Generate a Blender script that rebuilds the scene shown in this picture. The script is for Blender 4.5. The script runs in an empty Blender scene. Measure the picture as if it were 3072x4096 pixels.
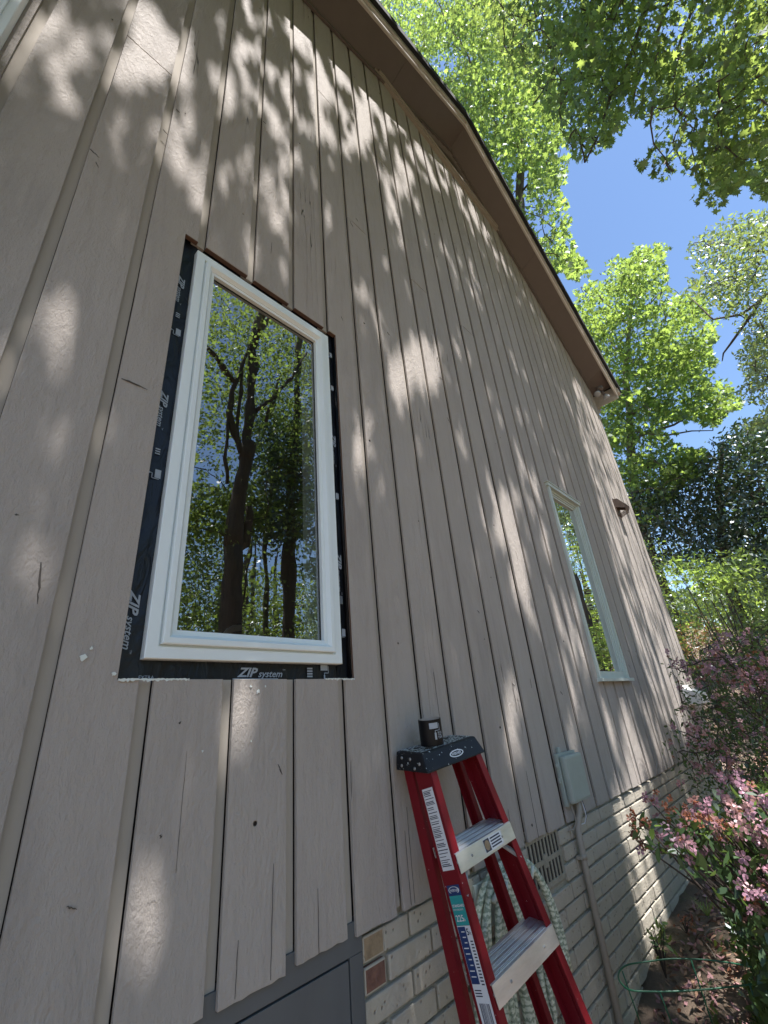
import bpy, bmesh, math, random
import numpy as np
from mathutils import Vector, Matrix
R = math.radians
random.seed(7); rng = np.random.default_rng(11)
sc = bpy.context.scene; COL = sc.collection
H0 = 1.65                                     # eye height above the datum

# ------------------------------------------------------------------ camera
YAW, PITCH, ROLL, FPX = R(48.6176803), R(24.73293743), R(-5.36976127), 1802.8255
fw = np.array([math.sin(YAW)*math.cos(PITCH), math.cos(YAW)*math.cos(PITCH), math.sin(PITCH)])
rt = np.array([math.cos(YAW), -math.sin(YAW), 0.0]); up = np.cross(rt, fw)
CR = math.cos(ROLL)*rt + math.sin(ROLL)*up; CU = -math.sin(ROLL)*rt + math.cos(ROLL)*up
cam = bpy.data.cameras.new("camera"); camo = bpy.data.objects.new("camera", cam); COL.objects.link(camo)
cam.sensor_fit = 'VERTICAL'; cam.sensor_height = 24; cam.lens = 24*FPX/4096
cam.clip_start = 0.02; cam.clip_end = 500
M = Matrix.Identity(4)
for i in range(3): M[i][0] = CR[i]; M[i][1] = CU[i]; M[i][2] = -fw[i]
M[2][3] = H0; camo.matrix_world = M; sc.camera = camo

# ------------------------------------------------------------------ sky, sun, exposure
SUNV = np.array([-0.10, -1.0, 2.70]); SUNV /= np.linalg.norm(SUNV)
w = bpy.data.worlds.new("World"); sc.world = w; w.use_nodes = True
nt = w.node_tree; bg = nt.nodes["Background"]; sky = nt.nodes.new("ShaderNodeTexSky")
sky.sky_type = 'NISHITA'; sky.sun_disc = False
sky.sun_elevation = math.asin(SUNV[2]); sky.sun_rotation = math.atan2(SUNV[0], SUNV[1])
sky.air_density = 1.0; sky.dust_density = 0.2; sky.ozone_density = 3.4
nt.links.new(sky.outputs[0], bg.inputs[0]); bg.inputs[1].default_value = 0.07
sd = bpy.data.lights.new("sun", 'SUN'); sd.energy = 3.5; sd.angle = R(0.53); sd.color = (1, .96, .95)
so = bpy.data.objects.new("sun", sd); COL.objects.link(so)
so.rotation_euler = Vector(SUNV).to_track_quat('Z', 'Y').to_euler(); so.location = (0, -6, 20)
sc.view_settings.view_transform = 'Standard'; sc.view_settings.look = 'None'
sc.view_settings.exposure = 1.9; sc.view_settings.gamma = 1
cy = sc.cycles; cy.max_bounces = 7; cy.diffuse_bounces = 4; cy.glossy_bounces = 3
cy.transmission_bounces = 4; cy.transparent_max_bounces = 6; cy.caustics_reflective = False; cy.caustics_refractive = False

# ------------------------------------------------------------------ projection helpers (d = photo pixels at 1659 wide)
DS = 1659/3072
def proj(P):
    P = np.atleast_2d(P) - np.array([0, 0, H0])
    z = P@fw; z2 = np.where(z > .05, z, .05)
    x = (1536 + FPX*(P@CR)/z2)*DS; y = (2048 - FPX*(P@CU)/z2)*DS
    return x, y, z > .05
def inpoly(x, y, poly):
    n = len(poly); c = np.zeros(x.shape, bool); j = n-1
    for i in range(n):
        xi, yi = poly[i]; xj, yj = poly[j]
        t = ((yi > y) != (yj > y)) & (x < (xj-xi)*(y-yi)/((yj-yi) if yj != yi else 1e-9)+xi)
        c ^= t; j = i
    return c
def inframe(x, y, ok, m=6): return ok & (x > -m) & (x < 1659+m) & (y > -m) & (y < 2212+m)
def ray(dx, dy):
    u = (dx/DS-1536)/FPX; v = -(dy/DS-2048)/FPX
    return u*CR+v*CU+fw
def atX(dx, dy, X): r = ray(dx, dy); return r*(X/r[0])+np.array([0, 0, H0])
def atY(dx, dy, Y): r = ray(dx, dy); return r*(Y/r[1])+np.array([0, 0, H0])
def atZ(dx, dy, Z): r = ray(dx, dy); return r*((Z-H0)/r[2])+np.array([0, 0, H0])
def hsh(a, b, s): 
    v = np.sin(a*127.1+b*311.7+s*74.7)*43758.5453; return v-np.floor(v)
def vnoise(x, y, s=0):
    xi = np.floor(x); yi = np.floor(y); fx = x-xi; fy = y-yi; fx = fx*fx*(3-2*fx); fy = fy*fy*(3-2*fy)
    a = hsh(xi, yi, s); b = hsh(xi+1, yi, s); c = hsh(xi, yi+1, s); d = hsh(xi+1, yi+1, s)
    return a*(1-fx)*(1-fy)+b*fx*(1-fy)+c*(1-fx)*fy+d*fx*fy

# ------------------------------------------------------------------ materials
def new_mat(name):
    m = bpy.data.materials.new(name); m.use_nodes = True; t = m.node_tree
    return m, t, t.nodes["Principled BSDF"]
def N(t, typ, **k):
    n = t.nodes.new(typ)
    for a, b in k.items():
        if a == 'ins':
            for q, v in b.items(): n.inputs[q].default_value = v
        else: setattr(n, a, b)
    return n
def L(t, a, b): t.links.new(a, b)
def coords(t, scale=(1, 1, 1), island=0.0):
    tc = N(t, "ShaderNodeTexCoord"); mp = N(t, "ShaderNodeMapping"); mp.inputs['Scale'].default_value = scale
    out = tc.outputs['Object']
    if island:
        g = N(t, "ShaderNodeNewGeometry"); m = N(t, "ShaderNodeMath", operation='MULTIPLY', ins={1: island}); L(t, g.outputs['Random Per Island'], m.inputs[0])
        va = N(t, "ShaderNodeVectorMath", operation='ADD'); L(t, out, va.inputs[0]); L(t, m.outputs[0], va.inputs[1]); out = va.outputs[0]
    L(t, out, mp.inputs[0]); return mp.outputs[0]
def ramp(t, fac, stops):
    r = N(t, "ShaderNodeValToRGB"); e = r.color_ramp.elements
    while len(e) < len(stops): e.new(.5)
    for i, (p, c) in enumerate(stops):
        e[i].position = p; e[i].color = (c, c, c, 1) if not hasattr(c, '__len__') else (*c, 1)
    L(t, fac, r.inputs[0]); return r.outputs[0]
def mixc(t, fac, a, b, mode='MIX'):
    m = N(t, "ShaderNodeMix", data_type='RGBA', blend_type=mode)
    for s, v in ((0, fac), (6, a), (7, b)):
        if hasattr(v, 'links') or hasattr(v, 'is_linked'): L(t, v, m.inputs[s])
        else: m.inputs[s].default_value = v if s == 0 else (*v, 1)
    return m.outputs[2]
def mth(t, op, a, b=None, c=None):
    m = N(t, "ShaderNodeMath", operation=op)
    for i, v in enumerate((a, b, c)):
        if v is None: continue
        if hasattr(v, 'is_linked'): L(t, v, m.inputs[i])
        else: m.inputs[i].default_value = v
    return m.outputs[0]
def bump(t, h, dist, strength=1.0, prev=None):
    b = N(t, "ShaderNodeBump", ins={'Strength': strength, 'Distance': dist}); L(t, h, b.inputs['Height'])
    if prev is not None: L(t, prev, b.inputs['Normal'])
    return b.outputs[0]
def simple(name, col, rough=.5, var=.12, scale=20, bmp=0.0, metal=0.0, bscale=None, spec=.5, stretch=(1, 1, 1)):
    m, t, b = new_mat(name); v = coords(t, stretch)
    n = N(t, "ShaderNodeTexNoise", ins={'Scale': scale, 'Detail': 6, 'Roughness': .65}); L(t, v, n.inputs[0])
    c = mixc(t, n.outputs[0], [x*(1-var*1.6) for x in col], [min(1, x*(1+var*1.6)) for x in col]); L(t, c, b.inputs['Base Color'])
    b.inputs['Roughness'].default_value = rough; b.inputs['Metallic'].default_value = metal; b.inputs['Specular IOR Level'].default_value = spec
    if bmp:
        n2 = N(t, "ShaderNodeTexNoise", ins={'Scale': bscale or scale*3, 'Detail': 5, 'Roughness': .6}); L(t, v, n2.inputs[0])
        L(t, bump(t, n2.outputs[0], bmp), b.inputs['Normal'])
    return m

def siding_mat():
    m, t, b = new_mat("painted rough sawn cedar")
    v = coords(t, (1, 1, 1), 37.0)
    def sc_(s):
        mp = N(t, "ShaderNodeMapping"); mp.inputs['Scale'].default_value = s; L(t, v, mp.inputs[0]); return mp.outputs[0]
    big = N(t, "ShaderNodeTexNoise", ins={'Scale': 1.6, 'Detail': 4}); L(t, sc_((1, 1, .5)), big.inputs[0])
    # knots: distorted long grain rings around sparse points
    warp = N(t, "ShaderNodeTexNoise", ins={'Scale': 7.0, 'Detail': 3}); L(t, sc_((1, 1, .35)), warp.inputs[0])
    vm = N(t, "ShaderNodeVectorMath", operation='MULTIPLY_ADD'); L(t, warp.outputs['Color'], vm.inputs[0]); vm.inputs[1].default_value = (.10, .10, .10); L(t, sc_((1, 1, .42)), vm.inputs[2])
    vo = N(t, "ShaderNodeTexVoronoi", ins={'Scale': 2.6}); L(t, vm.outputs[0], vo.inputs[0])
    dist = vo.outputs['Distance']
    ring = mth(t, 'SINE', mth(t, 'MULTIPLY', mth(t, 'POWER', dist, .55), 120.0))
    nearm = ramp(t, dist, [(.0, 1), (.30, .75), (.60, .12)])
    ringm = mth(t, 'MULTIPLY', ring, nearm)
    knot = ramp(t, dist, [(.028, 0), (.05, 1)])
    grain = N(t, "ShaderNodeTexNoise", ins={'Scale': 40, 'Detail': 7, 'Roughness': .7, 'Distortion': .4}); L(t, sc_((1, 1, .07)), grain.inputs[0])
    fine = N(t, "ShaderNodeTexNoise", ins={'Scale': 150, 'Detail': 5, 'Roughness': .7}); L(t, sc_((1, 1, .45)), fine.inputs[0])
    med = N(t, "ShaderNodeTexNoise", ins={'Scale': 38, 'Detail': 5, 'Roughness': .65, 'Distortion': .8}); L(t, sc_((1, 1, .5)), med.inputs[0])
    cr = N(t, "ShaderNodeTexNoise", ins={'Scale': 17, 'Detail': 3, 'Roughness': .5}); L(t, sc_((1, 1, .025)), cr.inputs[0])
    crk = mth(t, 'ABSOLUTE', mth(t, 'SUBTRACT', cr.outputs[0], .5))
    crl = ramp(t, crk, [(.0, 1), (.004, 0)])
    cm = N(t, "ShaderNodeTexNoise", ins={'Scale': 2.3, 'Detail': 2}); L(t, sc_((1, 1, .5)), cm.inputs[0])
    crack = mth(t, 'MULTIPLY', crl, ramp(t, cm.outputs[0], [(.62, 0), (.68, 1)]))
    # nail / worm holes
    nv = N(t, "ShaderNodeTexVoronoi", ins={'Scale': 3.6}); L(t, sc_((1, .2, 1)), nv.inputs[0])
    hole = ramp(t, nv.outputs['Distance'], [(.016, 1), (.022, 0)])
    h = mth(t, 'ADD', mth(t, 'MULTIPLY', ringm, .11), mth(t, 'MULTIPLY', grain.outputs[0], .55))
    h = mth(t, 'ADD', h, mth(t, 'MULTIPLY', med.outputs[0], 1.3)); h = mth(t, 'ADD', h, mth(t, 'MULTIPLY', fine.outputs[0], 1.0))
    h = mth(t, 'ADD', h, mth(t, 'MULTIPLY', knot, .5)); h = mth(t, 'SUBTRACT', h, mth(t, 'MULTIPLY', crack, 2.2)); h = mth(t, 'SUBTRACT', h, mth(t, 'MULTIPLY', hole, 2.0))
    L(t, bump(t, h, .0038, 1.0), b.inputs['Normal'])
    gi = N(t, "ShaderNodeNewGeometry")
    st = N(t, "ShaderNodeTexNoise", ins={'Scale': 3.2, 'Detail': 7, 'Roughness': .72}); L(t, sc_((1.4, 1, .3)), st.inputs[0])
    c = mixc(t, big.outputs[0], (.352, .315, .277), (.415, .376, .334))
    c = mixc(t, ramp(t, gi.outputs['Random Per Island'], [(0, .0), (1, .35)]), c, (.355, .315, .278))
    c = mixc(t, ramp(t, grain.outputs[0], [(.25, .35), (.5, 0)]), c, (.26, .23, .20))
    c = mixc(t, ramp(t, st.outputs[0], [(.52, 0), (.72, .5)]), c, (.25, .225, .20)); c = mixc(t, ramp(t, st.outputs[0], [(.26, .35), (.42, 0)]), c, (.46, .43, .40))
    c = mixc(t, mth(t, 'MAXIMUM', crack, hole), c, (.02, .016, .012))
    # pale scuffs
    sc1 = N(t, "ShaderNodeTexNoise", ins={'Scale': 9, 'Detail': 6, 'Roughness': .8}); L(t, sc_((1, 1, .7)), sc1.inputs[0])
    c = mixc(t, ramp(t, sc1.outputs[0], [(.735, 0), (.76, .6)]), c, (.55, .56, .52))
    L(t, c, b.inputs['Base Color'])
    b.inputs['Roughness'].default_value = .78; b.inputs['Specular IOR Level'].default_value = .2
    return m
MS = siding_mat()
M_ch = simple("painted channel board", (.375, .338, .285), .85, .06, 6, .0012, bscale=60, stretch=(1, 1, .15), spec=.12)
M_raw = simple("raw cut cedar", (.11, .06, .038), .8, .3, 30, .002, stretch=(1, 1, .3))
M_soff = simple("shaded taupe soffit paint", (.125, .100, .086), .6, .08, 8, .0006)  # taupe like the siding; shade under the overhang is put into this brown
M_fas = simple("weathered fascia paint", (.50, .465, .41), .6, .25, 14, .0015, stretch=(.25, 1, 1))
M_fasw = simple("pale trim edge", (.78, .76, .72), .45, .15, 12, .001)
M_shing = simple("asphalt shingle", (.022, .023, .026), .95, .5, 90, .004)
M_dark = simple("dark cavity", (.022, .019, .016), .9, .2)
M_vinyl = simple("pale vinyl", (.70, .76, .75), .42, .03, 5, .0003, bscale=40)
M_trim = simple("pale green trim paint", (.50, .56, .51), .45, .10, 12, .0008, stretch=(1, 1, .3))
M_glassframe = simple("black gasket", (.01, .01, .01), .5, .1)
M_door = simple("slate grey door paint", (.088, .098, .102), .5, .14, 3, .0005, stretch=(3, 1, .6))
M_alu = simple("worn aluminium", (.74, .74, .75), .34, .22, 26, .0012, metal=.85, stretch=(.2, 1, 1), bscale=90)
M_alud = simple("dull aluminium", (.30, .30, .29), .45, .3, 20, .001, metal=.6)
M_green = simple("green coated wire", (.012, .085, .04), .4, .1)
M_box = simple("grey green utility plastic", (.32, .36, .32), .5, .1, 9, .0006)
M_cond = simple("taupe painted conduit", (.31, .28, .23), .55, .12, 12, .001)
M_print = simple("grey tape print", (.30, .34, .38), .5, .1, 40)
M_white = simple("white label paper", (.68, .70, .72), .5, .06, 40)
M_ink = simple("dark label ink", (.03, .035, .06), .5, .05)
M_navy = simple("navy label ink", (.015, .04, .14), .4, .05)
M_teal = simple("teal label ink", (.03, .30, .30), .4, .05)
M_card = simple("cardboard core", (.42, .34, .28), .8, .1)
M_caulk = simple("chipped pale caulk", (.62, .66, .62), .7, .1, 30, .003)
M_bulb = simple("frosted lamp glass", (.36, .37, .38), .12, .1, 12, spec=.8)
M_bark = simple("grey brown bark", (.085, .065, .050), .9, .5, 5, .03, bscale=9, stretch=(2.5, 2.5, .5))
M_barkl = simple("lighter bark", (.14, .115, .09), .9, .4, 9, .02, bscale=14, stretch=(2, 2, .5))
M_twig = simple("dark twig bark", (.05, .038, .03), .85, .3, 40, .002)
M_rust = simple("brown vent paint", (.12, .085, .065), .6, .2, 20, .001)

def splat_mat(name, base, dens, rough=.4, spot=(.66, .68, .66), sc1=60, big=True, base2=None):
    m, t, b = new_mat(name); v = coords(t)
    n = N(t, "ShaderNodeTexNoise", ins={'Scale': sc1, 'Detail': 4, 'Roughness': .6}); L(t, v, n.inputs[0])
    n2 = N(t, "ShaderNodeTexNoise", ins={'Scale': 7, 'Detail': 4}); L(t, v, n2.inputs[0])
    c = mixc(t, n2.outputs[0], [x*.72 for x in base], base2 or [x*1.25 for x in base])
    s = ramp(t, n.outputs[0], [(dens, 0), (dens+.02, 1)])
    c = mixc(t, s, c, spot); L(t, c, b.inputs['Base Color'])
    b.inputs['Roughness'].default_value = rough; b.inputs['Specular IOR Level'].default_value = .28
    L(t, bump(t, n2.outputs[0], .001, .6), b.inputs['Normal'])
    return m
M_red = splat_mat("scuffed red fibreglass", (.165, .007, .013), .705, .42, (.55, .40, .38), 75)
M_capm = splat_mat("paint spattered black plastic", (.009, .010, .013), .66, .45, (.55, .60, .58), 95)
M_capt = splat_mat("paint crusted black plastic top", (.028, .032, .038), .50, .6, (.48, .50, .46), 130)

def tape_mat():
    m, t, b = new_mat("glossy black flashing tape"); v = coords(t, (1, 1, .35))
    n = N(t, "ShaderNodeTexNoise", ins={'Scale': 22, 'Detail': 4, 'Distortion': 2.2}); L(t, v, n.inputs[0])
    b.inputs['Base Color'].default_value = (.006, .007, .010, 1); b.inputs['Roughness'].default_value = .36; b.inputs['Specular IOR Level'].default_value = .3
    L(t, bump(t, n.outputs[0], .006, .9), b.inputs['Normal']); return m
M_tape = tape_mat()
M_roll = simple('matt black tape roll', (.004, .004, .005), .42, .1, spec=.25)

def pane_mat(tint=(.86, .88, .87), tr=(.55, .5, .45)):
    m = bpy.data.materials.new("window glass"); m.use_nodes = True; t = m.node_tree; t.nodes.clear()
    o = N(t, "ShaderNodeOutputMaterial"); tb = N(t, "ShaderNodeBsdfTransparent"); tb.inputs[0].default_value = (*tr, 1)
    g = N(t, "ShaderNodeBsdfGlossy", ins={'Roughness': 0.004}); g.inputs[0].default_value = (*tint, 1)
    v = coords(t, (1, 1, .6)); n = N(t, "ShaderNodeTexNoise", ins={'Scale': 5, 'Detail': 2}); L(t, v, n.inputs[0])
    L(t, bump(t, n.outputs[0], 0.004, .2), g.inputs['Normal'])
    fr = N(t, "ShaderNodeFresnel", ins={'IOR': 2.35}); mx = N(t, "ShaderNodeMixShader")
    f2 = mth(t, 'MULTIPLY_ADD', fr.outputs[0], 1.0, .12)
    L(t, f2, mx.inputs[0]); L(t, tb.outputs[0], mx.inputs[1]); L(t, g.outputs[0], mx.inputs[2]); L(t, mx.outputs[0], o.inputs[0]); return m
M_pane = pane_mat()

def brick_mat():
    m, t, b = new_mat("painted brick"); v = coords(t, (1, 1, 1), 11.0); tc = N(t, "ShaderNodeTexCoord")
    n = N(t, "ShaderNodeTexNoise", ins={'Scale': 9, 'Detail': 5, 'Roughness': .7}); L(t, v, n.inputs[0])
    n2 = N(t, "ShaderNodeTexNoise", ins={'Scale': 55, 'Detail': 6, 'Roughness': .7, 'Distortion': .5}); L(t, v, n2.inputs[0])
    vo = N(t, "ShaderNodeTexVoronoi", ins={'Scale': 38}); L(t, v, vo.inputs[0])
    c = mixc(t, n.outputs[0], (.37, .335, .265), (.48, .44, .355))
    c = mixc(t, ramp(t, vo.outputs['Distance'], [(.10, .55), (.17, 0)]), c, (.10, .08, .06))
    L(t, c, b.inputs['Base Color']); b.inputs['Roughness'].default_value = .7
    h = mth(t, 'ADD', n2.outputs[0], mth(t, 'MULTIPLY', ramp(t, vo.outputs['Distance'], [(.08, 0), (.2, 1)]), .6))
    L(t, bump(t, h, .006, 1.0), b.inputs['Normal']); return m
M_brick = brick_mat()
M_brickr = simple("bare red brick", (.17, .085, .06), .85, .5, 30, .005)
M_brickt = simple("bare tan brick", (.27, .20, .12), .85, .5, 30, .005)
M_mort = simple("painted mortar", (.30, .28, .215), .85, .25, 25, .006)

def leaf_mat(name, dif, trn, var=.35, gloss=.06, tmix=.5, dark=None):
    m = bpy.data.materials.new(name); m.use_nodes = True; t = m.node_tree; t.nodes.clear()
    o = N(t, "ShaderNodeOutputMaterial"); g = N(t, "ShaderNodeNewGeometry"); rnd = g.outputs['Random Per Island']
    d = N(t, "ShaderNodeBsdfDiffuse"); tr = N(t, "ShaderNodeBsdfTranslucent"); gl = N(t, "ShaderNodeBsdfGlossy", ins={'Roughness': .38}); gl.inputs[0].default_value = (.9, .95, 1, 1)
    c1 = mixc(t, rnd, [x*(1-var) for x in dif], [x*(1+var) for x in dif]); c2 = mixc(t, rnd, [x*(1-var) for x in trn], [min(1, x*(1+var)) for x in trn])
    L(t, c1, d.inputs[0]); L(t, c2, tr.inputs[0])
    a = N(t, "ShaderNodeMixShader", ins={0: tmix}); L(t, d.outputs[0], a.inputs[1]); L(t, tr.outputs[0], a.inputs[2])
    b = N(t, "ShaderNodeMixShader", ins={0: gloss}); L(t, a.outputs[0], b.inputs[1]); L(t, gl.outputs[0], b.inputs[2]); L(t, b.outputs[0], o.inputs[0]); return m
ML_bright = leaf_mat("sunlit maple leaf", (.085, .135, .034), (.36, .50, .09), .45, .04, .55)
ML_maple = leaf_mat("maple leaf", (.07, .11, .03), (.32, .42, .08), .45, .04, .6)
ML_small = leaf_mat("small pale leaf", (.09, .13, .04), (.34, .44, .09), .35, .10, .45)
ML_dark = leaf_mat("glossy dark evergreen leaf", (.032, .062, .024), (.08, .14, .03), .5, .10, .3)
ML_shrub = leaf_mat("light shrub leaf", (.06, .10, .025), (.26, .36, .05), .4, .08, .5)
ML_azal = leaf_mat("azalea leaf", (.045, .085, .03), (.14, .22, .045), .4, .035, .4)
ML_lime = leaf_mat("lime seedling leaf", (.22, .34, .08), (.35, .45, .1), .2, .06, .4)
ML_orange = leaf_mat("orange shrub leaf", (.30, .17, .07), (.35, .2, .07), .4, .04, .4)
ML_pink = leaf_mat("pink petal", (.42, .23, .29), (.42, .24, .29), .3, .03, .4)
ML_fade = leaf_mat("faded petal", (.46, .26, .26), (.44, .25, .22), .4, .03, .4)
ML_brown = leaf_mat("withered brown petal", (.26, .105, .06), (.25, .1, .05), .4, .02, .3)
ML_lit = leaf_mat("dry leaf litter", (.34, .21, .14), (.12, .07, .04), .6, .03, .2)
ML_pet = leaf_mat("fallen petal", (.40, .22, .22), (.2, .1, .1), .4, .02, .2)

# ------------------------------------------------------------------ object helpers
def link(o, parent=None):
    COL.objects.link(o)
    if parent is not None: o.parent = parent
    return o
def tag(o, label=None, cat=None, group=None, kind=None):
    if label: o["label"] = label
    if cat: o["category"] = cat
    if group: o["group"] = group
    if kind: o["kind"] = kind
    return o
def thing(name, loc, label, cat, group=None):
    o = bpy.data.objects.new(name, None); o.location = loc; o.empty_display_size = .1
    link(o); tag(o, label, cat, group); ORG[o.name] = np.array(loc, float); return o
ORG = {}
class MB:
    def __init__(s): s.v = []; s.f = []; s.m = []
    def add(s, vs, fs, mi=0):
        b = len(s.v); s.v += [tuple(map(float, p)) for p in vs]; s.f += [[b+i for i in f] for f in fs]; s.m += [mi]*len(fs)
    def box(s, x0, x1, y0, y1, z0, z1, mi=0, fr=None):
        vs = [(x, y, z) for x in (x0, x1) for y in (y0, y1) for z in (z0, z1)]
        if fr: vs = [fr(*p) for p in vs]
        s.add(vs, [(0, 1, 3, 2), (4, 6, 7, 5), (0, 4, 5, 1), (2, 3, 7, 6), (0, 2, 6, 4), (1, 5, 7, 3)], mi)
    def prism(s, poly, e, mi=0):
        n = len(poly); e = np.array(e, float); a = [np.array(p, float) for p in poly]
        s.add(a+[p+e for p in a], [list(range(n))[::-1], [n+i for i in range(n)]]+[(i, (i+1) % n, n+(i+1) % n, n+i) for i in range(n)], mi)
    def tube(s, pts, rad, seg=8, mi=0, cap=True, closed=False):
        pts = [np.array(p, float) for p in pts]; n = len(pts)
        if not hasattr(rad, '__len__'): rad = [rad]*n
        b = len(s.v); prev = None
        for i, p in enumerate(pts):
            a = pts[(i-1) % n if closed else max(i-1, 0)]; c = pts[(i+1) % n if closed else min(i+1, n-1)]
            tg = c-a; tg = tg/(np.linalg.norm(tg)+1e-12)
            if prev is None: r_ = np.cross(tg, (0, 0, 1) if abs(tg[2]) < .9 else (1, 0, 0))
            else: r_ = prev-tg*(prev@tg)
            r_ = r_/(np.linalg.norm(r_)+1e-12); prev = r_; q = np.cross(tg, r_)
            for k in range(seg):
                A = 2*math.pi*k/seg; s.v.append(tuple(p+rad[i]*(math.cos(A)*r_+math.sin(A)*q)))
        for i in range(n if closed else n-1):
            j = (i+1) % n
            for k in range(seg):
                s.f.append([b+i*seg+k, b+i*seg+(k+1) % seg, b+j*seg+(k+1) % seg, b+j*seg+k]); s.m.append(mi)
        if cap and not closed:
            s.f.append([b+k for k in range(seg)][::-1]); s.m.append(mi); s.f.append([b+(n-1)*seg+k for k in range(seg)]); s.m.append(mi)
    def disc(s, c, nrm, r, seg=12, mi=0, h=0.001):
        c = np.array(c, float); nrm = np.array(nrm, float); nrm /= np.linalg.norm(nrm)
        s.tube([c-nrm*h*.5, c+nrm*h], [r, r*.85], seg, mi)
    def build(s, name, mats, parent=None, bevel=0, smooth=False, label=None, org=None):
        me = bpy.data.meshes.new(name)
        off = ORG.get(parent.name, np.zeros(3)) if parent is not None else (np.array(org, float) if org is not None else np.zeros(3))
        me.from_pydata([tuple(np.array(p)-off) for p in s.v], [], s.f)
        if not isinstance(mats, (list, tuple)): mats = [mats]
        for m_ in mats: me.materials.append(m_)
        for p, mi in zip(me.polygons, s.m): p.material_index = mi; p.use_smooth = smooth
        bm = bmesh.new(); bm.from_mesh(me); bmesh.ops.recalc_face_normals(bm, faces=bm.faces)
        if bevel:
            ed = [e for e in bm.edges if len(e.link_faces) == 2 and e.calc_face_angle(0) > .6]
            bmesh.ops.bevel(bm, geom=ed, offset=bevel, segments=2, profile=.6, affect='EDGES', clamp_overlap=True)
        bm.to_mesh(me); bm.free()
        o = bpy.data.objects.new(name, me); link(o, parent)
        if parent is None: o.location = off
        else: ORG[o.name] = off
        if label: o["label"] = label
        return o
def text_mb(mb, s, size, O, ex, ey, mi=0, shear=0, off=0.0, lift=.0004, aspect=1.0):
    cu = bpy.data.curves.new("t", 'FONT'); cu.body = s; cu.size = size; cu.shear = shear; cu.offset = off; cu.resolution_u = 2
    to = bpy.data.objects.new("t", cu); COL.objects.link(to)
    dg = bpy.context.evaluated_depsgraph_get(); me = to.evaluated_get(dg).to_mesh()
    ex = np.array(ex, float); ey = np.array(ey, float); nn = np.cross(ex, ey); O = np.array(O, float)
    vs = [O+ex*v.co.x*aspect+ey*v.co.y+nn*lift for v in me.vertices]; fs = [list(p.vertices) for p in me.polygons]
    mb.add(vs, fs, mi); wdt = max([v.co.x for v in me.vertices] or [0])*aspect
    to.evaluated_get(dg).to_mesh_clear(); bpy.data.objects.remove(to); bpy.data.curves.remove(cu); return wdt

# leaf clouds --------------------------------------------------------------------------------------
def tmpl(kind):
    if kind == 'maple':
        ang = [90, 62, 40, 18, -8, -38, -62, -90, -118, -142, -172, 162, 140, 118]
        rad = [1.0, .46, .80, .46, .88, .38, .52, .22, .52, .38, .88, .46, .80, .46]
        v = [(r*math.cos(R(a)), r*math.sin(R(a))*1.0, -.25*r*r*(1 if i % 2 == 0 else .3)) for i, (a, r) in enumerate(zip(ang, rad))]
    elif kind == 'oval': v = [(0, -1, 0), (.30, -.45, .08), (.36, .2, .08), (0, 1, -.16), (-.36, .2, .08), (-.30, -.45, .08)]
    elif kind == 'quad': v = [(0, -1, 0), (.62, 0, .12), (0, 1, -.1), (-.62, 0, .12)]
    elif kind == 'petal': v = [(0, -.1, 0), (.32, .35, .12), (.30, .8, .02), (0, 1.0, -.1), (-.30, .8, .05), (-.32, .35, .12)]
    return np.array(v, float)
def leaves(name, mat, P, size, kind='quad', parent=None, flat=.35, mats_idx=None, normal=None, org=None):
    T = tmpl(kind); n = len(P); k = len(T); P = np.asarray(P, float)
    if n == 0: P = np.zeros((1, 3))+[0, 0, -5]; n = 1
    nz = rng.normal(size=(n, 3)); nz[:, 2] = nz[:, 2]*(1-flat)+np.sign(rng.random(n)-.25)*flat*1.8
    if normal is not None: nz = nz*.35+normal
    nz /= np.linalg.norm(nz, axis=1)[:, None]
    a = rng.normal(size=(n, 3)); a -= nz*(a*nz).sum(1)[:, None]; a /= np.linalg.norm(a, axis=1)[:, None]; b = np.cross(nz, a)
    sz = size*(.55+.75*rng.random(n)) if not hasattr(size, '__len__') else size
    V = P[:, None, :]+sz[:, None, None]*(T[None, :, 0, None]*a[:, None]+T[None, :, 1, None]*b[:, None]+T[None, :, 2, None]*nz[:, None])
    off = ORG.get(parent.name, np.zeros(3)) if parent is not None else (np.array(org, float) if org is not None else np.zeros(3))
    V = (V-off).reshape(-1, 3).astype(np.float32)
    me = bpy.data.meshes.new(name); me.vertices.add(n*k); me.vertices.foreach_set('co', V.ravel())
    me.loops.add(n*k); me.loops.foreach_set('vertex_index', np.arange(n*k, dtype=np.int32))
    me.polygons.add(n); me.polygons.foreach_set('loop_start', np.arange(0, n*k, k, dtype=np.int32))
    for m_ in (mat if isinstance(mat, (list, tuple)) else [mat]): me.materials.append(m_)
    if mats_idx is not None: me.polygons.foreach_set('material_index', np.asarray(mats_idx, dtype=np.int32))
    me.update(calc_edges=True); me.validate()
    o = bpy.data.objects.new(name, me); link(o, parent)
    if parent is None: o.location = off
    return o
def spray(C, per, rad, flat=.45):
    C = np.asarray(C, float); n = len(C)
    d = rng.normal(size=(n, per, 3))*rad; d[:, :, 2] *= flat
    d[:, :, 2] -= .35*np.hypot(d[:, :, 0], d[:, :, 1])**2/rad       # droop
    return (C[:, None]+d).reshape(-1, 3)
def ellvol(c, r, n):
    p = rng.normal(size=(n, 3)); p /= np.linalg.norm(p, axis=1)[:, None]; p *= (rng.random(n)**(1/2.6))[:, None]
    return np.array(c)+p*np.array(r)
def keep(P, poly, outside=True):
    x, y, ok = proj(P); fr = inframe(x, y, ok)
    x = x+34*(vnoise(x/17, y/17, 41)-.5)+18*(vnoise(x/6, y/6, 43)-.5); y = y+34*(vnoise(x/17, y/17, 42)-.5)+18*(vnoise(x/6, y/6, 44)-.5)
    return np.where(fr, inpoly(x, y, poly), outside)

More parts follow.
